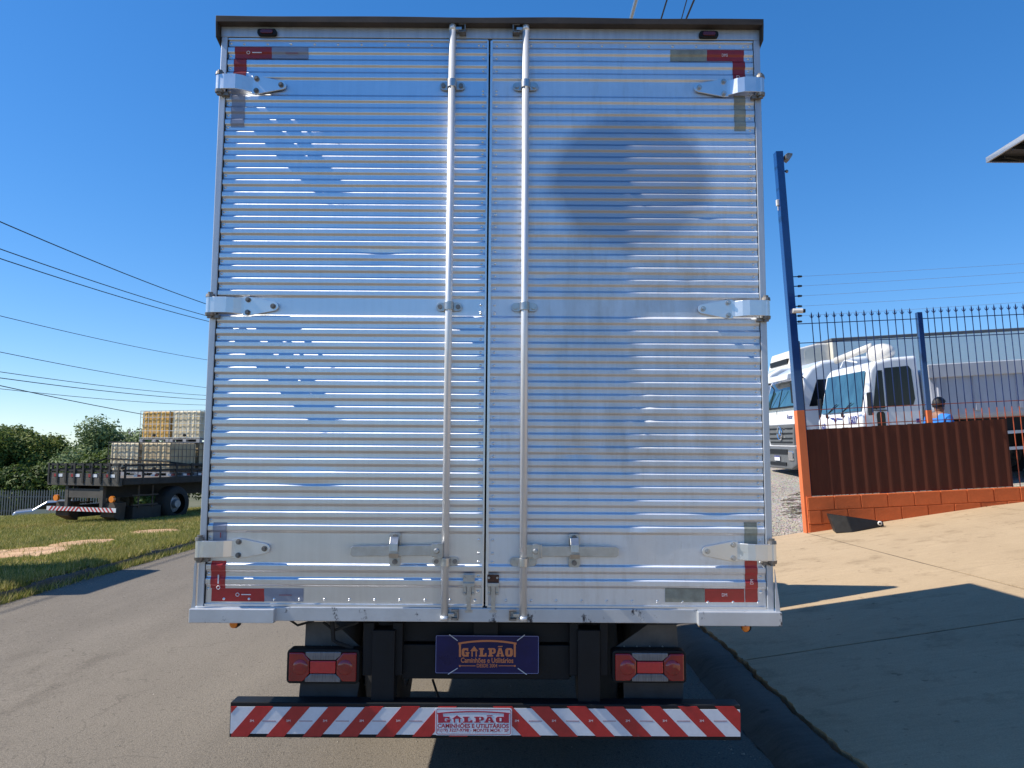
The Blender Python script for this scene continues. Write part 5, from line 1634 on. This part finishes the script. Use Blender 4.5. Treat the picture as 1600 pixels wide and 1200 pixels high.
# gravel, twigs in the gateway
M_STONE = leaf_mat('loose_stones', [(0, (0.16, 0.145, 0.13)), (0.5, (0.30, 0.27, 0.23)), (1, (0.46, 0.41, 0.34))], 3, 0.0)
st = MB()
for i in range(5200):
    y_ = 12.35 + 8 * rnd.random() ** 1.6; x_ = rnd.uniform(0.30, 0.46) * y_
    s_ = rnd.uniform(0.008, 0.024); z_ = yard_z(x_, y_)
    a = rnd.random() * 6.28
    st.add([(x_ + s_ * math.cos(a + q), y_ + s_ * math.sin(a + q), z_ - .003) for q in (0, 1.5, 3.1, 4.6)] + [(x_ + .3 * s_, y_, z_ + s_ * .9)], [(0, 1, 4), (1, 2, 4), (2, 3, 4), (3, 0, 4)])
tag(st.build('loose_gravel', M_STONE, None, fix=False), 'loose grey gravel in the yard gateway behind the orange post', 'gravel', kind='stuff')
M_TWIG = mat('dry_twig', (0.10, 0.075, 0.05), 0.9)
tw = MB()
for i in range(70):
    y_ = rnd.uniform(13.6, 17.0); x_ = rnd.uniform(0.345, 0.40) * y_; z_ = yard_z(x_, y_) + 0.015
    a = rnd.uniform(-.4, .4); L = rnd.uniform(.2, .8)
    tw.tube([(x_, y_, z_), (x_ + L * .5 * math.cos(a), y_ + L * .5 * math.sin(a), z_ + rnd.uniform(0, .05)), (x_ + L * math.cos(a + .3), y_ + L * math.sin(a + .3), z_)], [.006, .005, .002], 4)
tag(tw.build('twig_litter', M_TWIG, None), 'dry twigs strewn over the gravel in the gateway', 'twigs', kind='stuff')

# ------------------------------------------------------------------ flatbed truck on the verge with tanks
M_DKST = mat('flatbed_dark_steel', (0.030, 0.029, 0.028), 0.6, 0.2, var=0.4, vs_=4)
M_DUSTB = mat('dusty_black_body', (0.075, 0.070, 0.062), 0.75, 0.0, var=0.25, vs_=3)
M_WOOD = mat('grey_deck_wood', (0.16, 0.135, 0.11), 0.85, var=0.25, vs_=2, stretch=(1, 8, 1))
M_BRFL = mat('brown_side_flap', (0.075, 0.055, 0.040), 0.8, var=0.3, vs_=4)
zf = -0.20
FX = Matrix.Translation((-11.44, 20.7, zf)) @ Matrix.Rotation(rad(-18.4), 4, 'Z')
FB = thing('flatbed_truck', 'dark flatbed truck parked on the grass verge carrying plastic tanks', 'truck', (0, 0, 0), Matrix.Identity(3))
FB.matrix_world = FX
LB = 6.4
MB().box(-1.25, 1.25, 0.0, 0.09, 1.06, 1.27).build('rear_beam', M_DUSTB, FB, bevel=0.01)
for k in range(9):
    x_ = -1.24 + k * 0.2755
    MB().box(x_, x_ + 0.268, 0.10, LB, 1.235, 1.275).build('deck_plank', M_WOOD, FB)
for x_ in (-0.95, -0.32, 0.32, 0.95): MB().box(x_ - 0.05, x_ + 0.05, 0.1, LB, 1.06, 1.23).build('bearer', M_DKST, FB)
for sg in (-1, 1):
    MB().box(sg * 1.25 - 0.02, sg * 1.25 + 0.02, 0.095, LB, 1.10, 1.27).build('side_beam', M_DKST, FB)
    MB().box(sg * 1.235 - 0.012, sg * 1.235 + 0.012, 0.095, LB, 1.44, 1.50).build('side_rail', M_DKST, FB)
    MB().box(sg * 1.235 - 0.012, sg * 1.235 + 0.012, 0.095, LB, 1.58, 1.64).build('side_rail', M_DKST, FB)
    for y_ in np.arange(0.12, LB, 0.62): MB().box(sg * 1.262 - 0.012, sg * 1.262 + 0.012, y_, y_ + 0.06, 1.12, 1.66).build('stake', M_DKST, FB)
    for y_ in np.arange(0.42, LB - 0.3, 0.62):
        tp = MB().box(sg * 1.272 - .003, sg * 1.272 + .003, y_, y_ + 0.13, 1.30, 1.355).build('reflective_tape', M_WHTT, FB)
        MB().box(sg * 1.272 - .003, sg * 1.272 + .003, y_ + 0.131, y_ + 0.26, 1.30, 1.355).build('reflective_tape', M_REDD, FB)
for z_ in (1.46, 1.62): MB().box(-1.24, 1.24, 0.0, 0.03, z_ - 0.025, z_ + 0.025).build('tail_rail', M_DKST, FB)
for x_ in np.linspace(-1.2, 1.2, 9): MB().box(x_ - 0.03, x_ + 0.03, -0.025, -0.001, 1.14, 1.66).build('stake', M_DKST, FB)
for x_ in (-1.02, -0.42, 0.18, 0.78):
    MB().box(x_, x_ + 0.15, -0.008, -0.001, 1.29, 1.37).build('reflective_tape', M_REDD, FB)
    MB().box(x_ + 0.151, x_ + 0.30, -0.008, -0.001, 1.29, 1.37).build('reflective_tape', M_WHTT, FB)
MB().box(-1.23, 1.23, 0.001, 0.03, 1.275, 1.40).build('tail_board', M_DUSTB, FB)
for sg in (-1, 1):
    MB().box(sg * 0.42 - 0.05, sg * 0.42 + 0.05, 0.2, LB + 2.0, 0.72, 1.05).build('chassis_rail', M_DKST, FB)
    MB().box(sg * 0.60 - 0.05, sg * 0.60 + 0.05, 0.05, 0.16, 0.45, 1.06).build('bumper_bracket', M_DUSTB, FB)
    MB().cyl((sg * 0.96, 0.03, 0.72), (sg * 0.96, 0.10, 0.72), 0.085, n=14).build('tail_light', M_AMB, FB)
    for yy in (2.15,): wheel((sg * 1.02, yy, 0.50), (sg, 0, 0), 0.50, 0.44, FB)
    wheel((sg * 1.02, LB + 1.3, 0.50), (sg, 0, 0), 0.50, 0.30, FB)
    MB().box(sg * 1.16 - .02, sg * 1.16 + .02, 0.55, 1.45, 0.52, 0.56).build('side_guard', M_BRFL, FB)
    MB().box(sg * 1.16 - .02, sg * 1.16 + .02, 0.55, 1.45, 0.78, 0.82).build('side_guard', M_BRFL, FB)
    for y_ in (0.75, 1.25): MB().box(sg * 1.14 - .015, sg * 1.14 + .015, y_, y_ + .04, 0.45, 1.06).build('guard_post', M_BRFL, FB)
    MB().add([(sg * 1.0, 0.10, 0.25), (sg * 1.0, 0.45, 0.10), (sg * 0.60, 0.45, 0.10), (sg * .55, 0.10, 0.25), (sg * 1.02, 0.12, 0.62), (sg * .58, 0.12, 0.62), (sg * 1.0, .5, .62), (sg * .6, .5, .62)], [(0, 1, 2, 3), (0, 3, 5, 4), (0, 4, 6, 1), (3, 2, 7, 5), (4, 5, 7, 6), (1, 6, 7, 2)]).build('mud_flap', M_BRFL, FB)
    MB().box(sg * 0.98 - .16, sg * .98 + .16, 0.6, 1.62, 0.16, 0.50).build('tool_box', M_DKST, FB, bevel=0.01)
MB().box(-0.6, 0.6, 0.06, 0.14, 0.74, 0.98).build('cross_member', M_DUSTB, FB)
fu = MB().box(-1.2, 1.2, -0.02, 0.06, 0.38, 0.50).build('underride_bar', M_DKST, FB)
MB().box(-1.19, 1.19, -0.024, -0.0205, 0.385, 0.495).build('white_tape', M_WHTT, FB)
for k in range(-9, 10):
    x_ = k * 0.13; dx = 0.05 if k < 0 else -0.05
    if abs(x_) > 1.1: continue
    MB().prism([(x_ - .03 - dx, .385), (x_ + .03 - dx, .385), (x_ + .03 + dx, .495), (x_ - .03 + dx, .495)], 'y', -0.028, -0.0235).build('red_stripe', M_REDT, FB)
fcab = MB().prism([(LB + 0.3, 0.8), (LB + 0.3, 2.7), (LB + 1.7, 2.7), (LB + 2.05, 1.7), (LB + 2.1, 0.6), (LB + 1.9, 0.5), (LB + 0.8, 0.8)], 'x', -1.2, 1.2).build('cab', M_WDIRT, FB, bevel=0.06, seg=3)
for sg in (-1, 1): MB().prism([(LB + .7, 1.75), (LB + .7, 2.45), (LB + 1.6, 2.45), (LB + 1.9, 1.75)], 'x', sg * 1.203, sg * 1.21).build('side_window', M_GLASS, fcab)

# tanks: caged plastic containers on pallets
def tank_mat(name, a, b):
    m, t, p = newmat(name)
    n_ = noise_tex(t, coords(t, (3, 3, 0.8)), 2.5, 5, 0.65)
    t.links.new(ramp(t, n_, [(0.3, a), (0.7, b)]), p.inputs['Base Color'])
    p.inputs['Roughness'].default_value = 0.4
    p.inputs['Subsurface Weight'].default_value = 0.0
    return m
M_TKC = tank_mat('cream_tank', (0.46, 0.35, 0.20), (0.62, 0.50, 0.31))
M_TKY = tank_mat('yellow_stained_tank', (0.50, 0.27, 0.055), (0.66, 0.42, 0.12))
M_TKW = tank_mat('pale_tank', (0.52, 0.43, 0.27), (0.72, 0.64, 0.47))
M_CAGE = mat('galvanised_cage', (0.60, 0.60, 0.58), 0.4, 0.7, var=0.1)
M_CAGD = mat('dark_cage', (0.16, 0.15, 0.14), 0.5, 0.6, var=0.2)
M_PALL = mat('pallet_grey', (0.26, 0.27, 0.29), 0.7, var=0.2)
TW, TH = 1.12, 0.98
def make_tank(label, mt, mcage, loc):
    t = thing('liquid_tank', label, 'tank', (0, 0, 0), Matrix.Identity(3), 'caged tanks on the flatbed')
    t.matrix_world = FX @ Matrix.Translation(loc)
    # body with vertical flutes
    pts = []
    h_ = TW / 2 - 0.03
    n = 72
    for i in range(n):
        s_ = i / n * 4; k = int(s_); q = (s_ - k) * 2 - 1
        d_ = h_ - 0.018 * (0.5 + 0.5 * math.cos(q * math.pi * 5)) * (1 if abs(q) < 0.9 else 0)
        x_, y_ = [(q * h_, -d_), (d_, q * h_), (-q * h_, d_), (-d_, -q * h_)][k]
        c_ = 0.07
        m_ = max(abs(x_), abs(y_))
        if abs(x_) > h_ - c_ and abs(y_) > h_ - c_:
            f_ = 0.985
            x_ *= f_; y_ *= f_
        pts.append((x_, y_))
    MB().prism(pts, 'z', 0.13, TH - 0.02).build('container', mt, t, bevel=0.03)
    MB().cyl((0, 0, TH - 0.03), (0, 0, TH + 0.0), 0.11, n=16).build('lid', M_BLACK, t)
    cg = MB(); hw = TW / 2
    for k in range(8):
        q = -hw + TW * k / 7
        for x_, y_ in ((q, -hw), (q, hw), (-hw, q), (hw, q)):
            cg.box(x_ - .006, x_ + .006, y_ - .006, y_ + .006, 0.12, TH)
    for z_ in (0.15, 0.36, 0.57, 0.78, TH):
        for sg in (-1, 1):
            cg.box(-hw - .008, hw + .008, sg * hw - .008, sg * hw + .008, z_ - .0075, z_ + .0075)
            cg.box(sg * hw - .0085, sg * hw + .0085, -hw - .007, hw + .007, z_ - .007, z_ + .007)
    cg.build('cage', mcage, t)
    pl_ = MB()
    pl_.box(-hw, hw, -hw, hw, 0.095, 0.12)
    pl_.box(-hw, hw, -hw, hw, 0.0, 0.02)
    for x_ in (-hw + .06, 0, hw - .06):
        for y_ in (-hw + .06, 0, hw - .06): pl_.box(x_ - .06, x_ + .06, y_ - .06, y_ + .06, 0.02, 0.095)
    pl_.build('pallet', M_PALL, t)
    v_ = MB().cyl((0, -hw + .02, 0.22), (0, -hw - .03, 0.22), 0.04, n=10); v_.build('valve', M_BLACK, t)
    return t
y1, y2 = 1.9 + TW / 2, 1.9 + TW * 1.5 + 0.04
zl = 1.277
make_tank('pale caged tank on the flatbed deck, lower left at the rear', M_TKW, M_CAGD, (-1.15 + TW / 2, y1, zl))
make_tank('cream caged tank on the flatbed deck, lower right at the rear', M_TKC, M_CAGD, (-1.15 + TW * 1.5 + 0.03, y1, zl))
make_tank('cream caged tank on the deck hidden under the yellow tank', M_TKC, M_CAGD, (-1.15 + TW / 2, y2, zl))
make_tank('cream caged tank on the deck directly under the upper pale tank', M_TKC, M_CAGD, (-1.15 + TW * 1.5 + 0.03, y2, zl))
make_tank('yellow stained caged tank stacked on top, left of the two', M_TKY, M_CAGE, (-1.15 + TW / 2, y2, zl + TH + 0.012))
make_tank('pale caged tank stacked on top, right beside the yellow one', M_TKW, M_CAGE, (-1.15 + TW * 1.5 + 0.03, y2, zl + TH + 0.012))
stp = [FX @ Vector(p) for p in ((-1.24, 1.5, 1.64), (-1.17, 1.87, 1.78), (0.0, 1.868, 1.73), (1.13, 1.866, 1.69), (1.145, 1.9, 1.68), (1.16, 2.6, 1.62), (1.235, 3.6, 1.52))]
sp_ = MB()
for a, b in zip(stp[:-1], stp[1:]): sp_.bar(a, b, 0.006, 0.045)
tag(sp_.build('ratchet_strap', M_RUB, None), 'dark strap tied round the lower tanks on the flatbed', 'strap')

# ------------------------------------------------------------------ far left: fence, car, trees
M_PICK = mat('grey_white_picket', (0.17, 0.175, 0.17), 0.8, var=0.25)
pk = MB().prism([(-.035, 0), (.035, 0), (.035, 1.85), (0, 1.95), (-.035, 1.85)], 'y', -.012, .012).mesh('picket'); pk.materials.append(M_PICK)
PF = thing('picket_fence', 'pale picket fence below the trees at the far left', 'fence', (-26, 47, -2.3))
for k in range(110):
    x_ = -40 + 0.16 * k
    inst(pk, 'picket', PF, (x_, 46.5 - (x_ + 32) * 0.05, verge_z(x_, 46.5) - 0.05))
MB().bar((-40, 46.93, -0.85), (-22.4, 46.05, -0.85), 0.03, 0.06).build('rail', M_PICK, PF)
MB().bar((-40, 46.93, -1.7), (-22.4, 46.05, -1.7), 0.03, 0.06).build('rail', M_PICK, PF)

M_CARP = mat('silver_car_paint', (0.50, 0.52, 0.55), 0.3, 0.6, var=0.05, coat=0.6)
cc0 = onY(88, 790, 44.0)
CAR = thing('parked_car', 'silver car parked behind the picket fence near the trees', 'car', (cc0.x, 44.0, verge_z(cc0.x, 44.0)), rad(-62))
prc = [(-2.0, .30), (-2.05, .62), (-1.95, .86), (-1.1, .95), (-.45, 1.38), (.75, 1.42), (1.45, 1.00), (1.95, .92), (2.02, .55), (1.95, .30)]
cb_ = MB().prism(prc, 'x', -.82, .82).build('body', M_CARP, CAR, bevel=0.10, seg=4)
for sg in (-1, 1):
    MB().prism([(-.92, .97), (-.42, 1.30), (.1, 1.33), (.1, .97)], 'x', sg * .822, sg * .828).build('side_window', M_GLASS, cb_)
    MB().prism([(.16, .97), (.16, 1.33), (.70, 1.33), (1.25, .99)], 'x', sg * .822, sg * .828).build('side_window', M_GLASS, cb_)
    for y_ in (-1.25, 1.25): wheel((sg * .76, y_, .31), (sg, 0, 0), .31, .2, CAR)
    MB().box(sg * .60 - .14, sg * .6 + .14, -2.07, -1.98, .62, .74).build('headlight', M_CLR, cb_, bevel=0.02)
MB().add([(-.72, -1.09, .965), (.72, -1.09, .965), (.62, -.47, 1.375), (-.62, -.47, 1.375)], [(0, 1, 2, 3)]).build('windscreen', M_GLASS, cb_)
MB().add([(-.62, .79, 1.405), (.62, .79, 1.405), (.72, 1.44, 1.02), (-.72, 1.44, 1.02)], [(0, 1, 2, 3)]).build('rear_window', M_GLASS, cb_)

M_BARK = mat('bark', (0.10, 0.075, 0.055), 0.9, var=0.3, vs_=6, bs=0.6, bscale=20)
LEAFS = [leaf_mat('leaf_deep_green', [(0, (0.035, 0.065, 0.016)), (.5, (0.080, 0.130, 0.030)), (1, (0.17, 0.22, 0.05))], .5, .3),
         leaf_mat('leaf_mid_green', [(0, (0.06, 0.10, 0.02)), (.5, (0.14, 0.19, 0.04)), (1, (0.25, 0.28, 0.065))], .5, .3),
         leaf_mat('leaf_grey_green', [(0, (0.09, 0.14, 0.06)), (.5, (0.17, 0.24, 0.10)), (1, (0.28, 0.34, 0.15))], .5, .3),
         leaf_mat('leaf_purple_brown', [(0, (0.05, 0.035, 0.05)), (.5, (0.10, 0.075, 0.10)), (1, (0.16, 0.13, 0.15))], .5, .3)]
def tree(label, x, y, zg, h, R, kind, n, seed, low=0.15, leaf=0.13, gap=0.0):
    r_ = random.Random(seed)
    t = thing('broadleaf_tree', label, 'tree', (x, y, zg), group='trees at the far left')
    tk = MB()
    tk.tube([(x, y, zg - .3), (x + .1, y, zg + h * .25), (x - .05, y + .1, zg + h * .5), (x, y, zg + h * .8)], [.22, .17, .11, .03], 8)
    lobes = []
    for k in range(16):
        a = r_.random() * 6.28; e = r_.uniform(low, .95); q = R * (0.25 + 0.6 * r_.random()) * math.sin(math.pi * min(.97, e * .86 + .12))
        c = Vector((x + q * math.cos(a), y + q * math.sin(a), zg + h * e * .93))
        lobes.append((c, R * r_.uniform(.22, .42)))
        tk.tube([(x, y, zg + h * min(e, .7) * .55), ((x + c.x) / 2, (y + c.y) / 2, (c.z + zg + h * .4) / 2), tuple(c)], [.06, .045, .015], 5)
    tk.build('trunk', M_BARK, t, smooth=True)
    n = int(n * 1.9)
    v = np.empty((n, 4, 3)); ii = 0
    while ii < n:
        c, rr = lobes[r_.randrange(len(lobes))]
        d = Vector((r_.gauss(0, 1), r_.gauss(0, 1), r_.gauss(0, 1))).normalized()
        p = c + Vector((d.x, d.y, d.z * .8)) * rr * (r_.uniform(.55, 1.0) if r_.random() < .8 else r_.uniform(.9, 1.25))
        if gap and noise.noise(p * 1.1) < -.5 + gap: continue
        nn = (d + Vector((r_.gauss(0, .6), r_.gauss(0, .6), r_.gauss(0.3, .6)))).normalized()
        u = nn.orthogonal().normalized(); w = nn.cross(u)
        an = r_.random() * 6.28; u, w = u * math.cos(an) + w * math.sin(an), w * math.cos(an) - u * math.sin(an)
        s_ = leaf * r_.uniform(.6, 1.3)
        v[ii, 0] = p - u * s_; v[ii, 1] = p + w * s_ * .45 + nn * s_ * .1; v[ii, 2] = p + u * s_; v[ii, 3] = p - w * s_ * .45
        ii += 1
    v -= np.array(ORG[t][:])
    me = bpy.data.meshes.new('crown')
    me.vertices.add(4 * n); me.vertices.foreach_set('co', v.reshape(-1))
    me.loops.add(4 * n); me.loops.foreach_set('vertex_index', np.arange(4 * n, dtype=np.int32))
    me.polygons.add(n); me.polygons.foreach_set('loop_start', np.arange(0, 4 * n, 4, dtype=np.int32)); me.polygons.foreach_set('loop_total', np.full(n, 4, dtype=np.int32))
    me.update(calc_edges=True)
    o = bpy.data.objects.new('crown', me); COL.objects.link(o); o.parent = t; me.materials.append(LEAFS[kind])
    return t
def ptree(label, px, topy, Y, R, kind, n, seed, **kw):
    p = onY(px, topy, Y); zg = -2.3
    tree(label, p.x, Y, zg, p.z - zg, R, kind, n, seed, **kw)
ptree('dark green tree cut by the left edge of the picture', -18, 660, 52, 4.2, 1, 9000, 1)
ptree('dense green tree with a rounded top at the far left', 35, 666, 54, 3.8, 1, 9000, 2)
ptree('bushy green tree between the rounded tree and the dip in the treeline', 82, 684, 55, 3.4, 1, 8000, 3)
ptree('low dark shrub in front of the rounded tree at far left', 18, 722, 50, 2.7, 0, 6500, 4)
ptree('low dark shrub above the silver car', 75, 728, 51, 2.6, 0, 6500, 5)
ptree('small green tree in the dip of the treeline left of the tall one', 122, 694, 54, 2.7, 0, 6500, 6)
ptree('tall loose grey green tree left of the stacked tanks', 172, 654, 54, 4.6, 2, 10000, 7, low=.35, gap=.22)
ptree('dark bushy tree right behind the flatbed tail', 150, 712, 50, 3.0, 0, 7000, 8)
ptree('purplish brown tree peeking beside the yellow tank', 216, 662, 58, 3.4, 3, 6000, 9, low=.3)
ptree('dark green tree behind the lower tanks', 206, 690, 50, 3.2, 0, 7000, 10)
ptree('leafy tree beyond the tanks, hidden from the road by the silver box', 275, 690, 56, 4.0, 1, 6000, 12)
ptree('green tree standing well outside the left edge beyond the verge', -85, 668, 52, 4.0, 0, 6000, 13)

# ------------------------------------------------------------------ overhead cables and poles
M_CABLE = mat('black_cable', (0.012, 0.012, 0.013), 0.6)
M_POLE = concrete_mat('pole_concrete', (0.26, 0.25, 0.23), (0.36, 0.35, 0.32))
XW = -13.2
defs = [((0, 346.5), (325, 476), .016, 'highest cable crossing the sky at the left'), ((0, 389), (325, 494), .014, 'second highest cable crossing the sky at the left'),
        ((0, 404), (325, 502), .014, 'third cable from the top, close below the second'), ((0, 493.5), (325, 562.5), .009, 'lone thin cable in the middle of the left sky'),
        ((0, 550), (325, 606), .009, 'thin cable above the low bundle at the left'), ((0, 581), (325, 618), .009, 'upper cable of the low bundle at the left'),
        ((0, 590.5), (325, 624.5), .011, 'middle cable of the low bundle at the left'), ((0, 607.5), (325, 633), .008, 'lowest nearly level cable at the left'),
        ((0, 602.5), (224, 647.5), .012, 'steeper low cable that meets the top of the tanks')]
for a, b, r_, lb in defs:
    A, B_ = onX(*a, XW), onX(*b, XW)
    k_ = 0.0016
    sl = (B_.z - A.z) / (B_.y - A.y)
    zz = lambda y: A.z + sl * (y - A.y) + k_ * (y - A.y) * (y - B_.y)
    pts = [(XW, y, zz(y)) for y in np.linspace(-12, 62, 50)]
    tag(MB().tube(pts, r_, 5).build('overhead_cable', M_CABLE), lb, 'cable', 'overhead cables at the left')
for px, dx, r_, lb in ((989, 10, .030, 'pale thick cable above the roof edge, leftmost of the four'), (1036.5, 11, .012, 'second cable above the roof edge from the left'), (1068, 10, .008, 'third and thinnest cable above the roof edge'), (1077, 15, .014, 'rightmost cable above the roof edge')):
    a = ray(px - dx / 2, 36); b = ray(px + dx / 2, 0)
    zc_ = 8.2
    A = Vector((0, 0, CH)) + a * ((zc_ - CH) / a.z); B_ = Vector((0, 0, CH)) + b * ((zc_ - CH) / b.z)
    d_ = (A - B_)
    pts = [B_ + d_ * s_ for s_ in np.linspace(-6, 9, 16)]
    tag(MB().tube(pts, r_, 6).build('overhead_cable', M_STEEL if r_ > .02 else M_CABLE), lb, 'cable', 'overhead cables above the truck')
for y_, lb in ((62, 'concrete utility pole far down the road behind the silver box'), (-12, 'concrete utility pole on the verge behind the viewpoint')):
    up = thing('utility_pole', lb, 'pole', (XW, y_, -0.4), group='utility poles')
    MB().cyl((XW, y_, -1.2), (XW, y_, 9.2), .17, .11, 12).build('shaft', M_POLE, up, smooth=True)
    for z_ in (7.9, 8.7): MB().box(XW - .9, XW + .9, y_ - .05, y_ + .05, z_, z_ + .1).build('cross_arm', M_POLE, up)

# ------------------------------------------------------------------ parked van just left of the view: its shadow falls on the road
M_VAN = mat('white_van_paint', (0.70, 0.71, 0.72), 0.35, var=0.05, coat=0.5)
vx, vy = -8.95, 10.5
gz = verge_z(vx, vy)
VN = thing('delivery_van', 'white short delivery van parked on the verge just outside the left edge', 'van', (vx, vy, gz))
vb = MB().box(vx - 0.95, vx + 0.95, vy - 1.05, vy + 1.05, gz + .55, gz + 2.78).build('cargo_body', M_VAN, VN, bevel=0.05)
c_ = vy - 1.10
vc = MB().prism([(c_, gz + .45), (c_, gz + 1.95), (c_ - .55, gz + 1.95), (c_ - 1.1, gz + 1.25), (c_ - 1.7, gz + 1.05), (c_ - 1.8, gz + .45)], 'x', vx - .85, vx + .85).build('cab', M_VAN, VN, bevel=0.06, seg=3)
for sg in (-1, 1):
    MB().prism([(c_ - .2, gz + 1.25), (c_ - .2, gz + 1.8), (c_ - .5, gz + 1.8), (c_ - .95, gz + 1.25)], 'x', vx + sg * .853, vx + sg * .86).build('side_window', M_GLASS, vc)
    for y_ in (vy + .55, c_ - 1.05): wheel((vx + sg * .80, y_, gz + .34), (sg, 0, 0), .34, .2, VN)
MB().box(vx - .85, vx + .85, vy + 1.052, vy + 1.09, gz + .6, gz + 2.7).build('rear_door', M_VAN, VN, bevel=0.01)
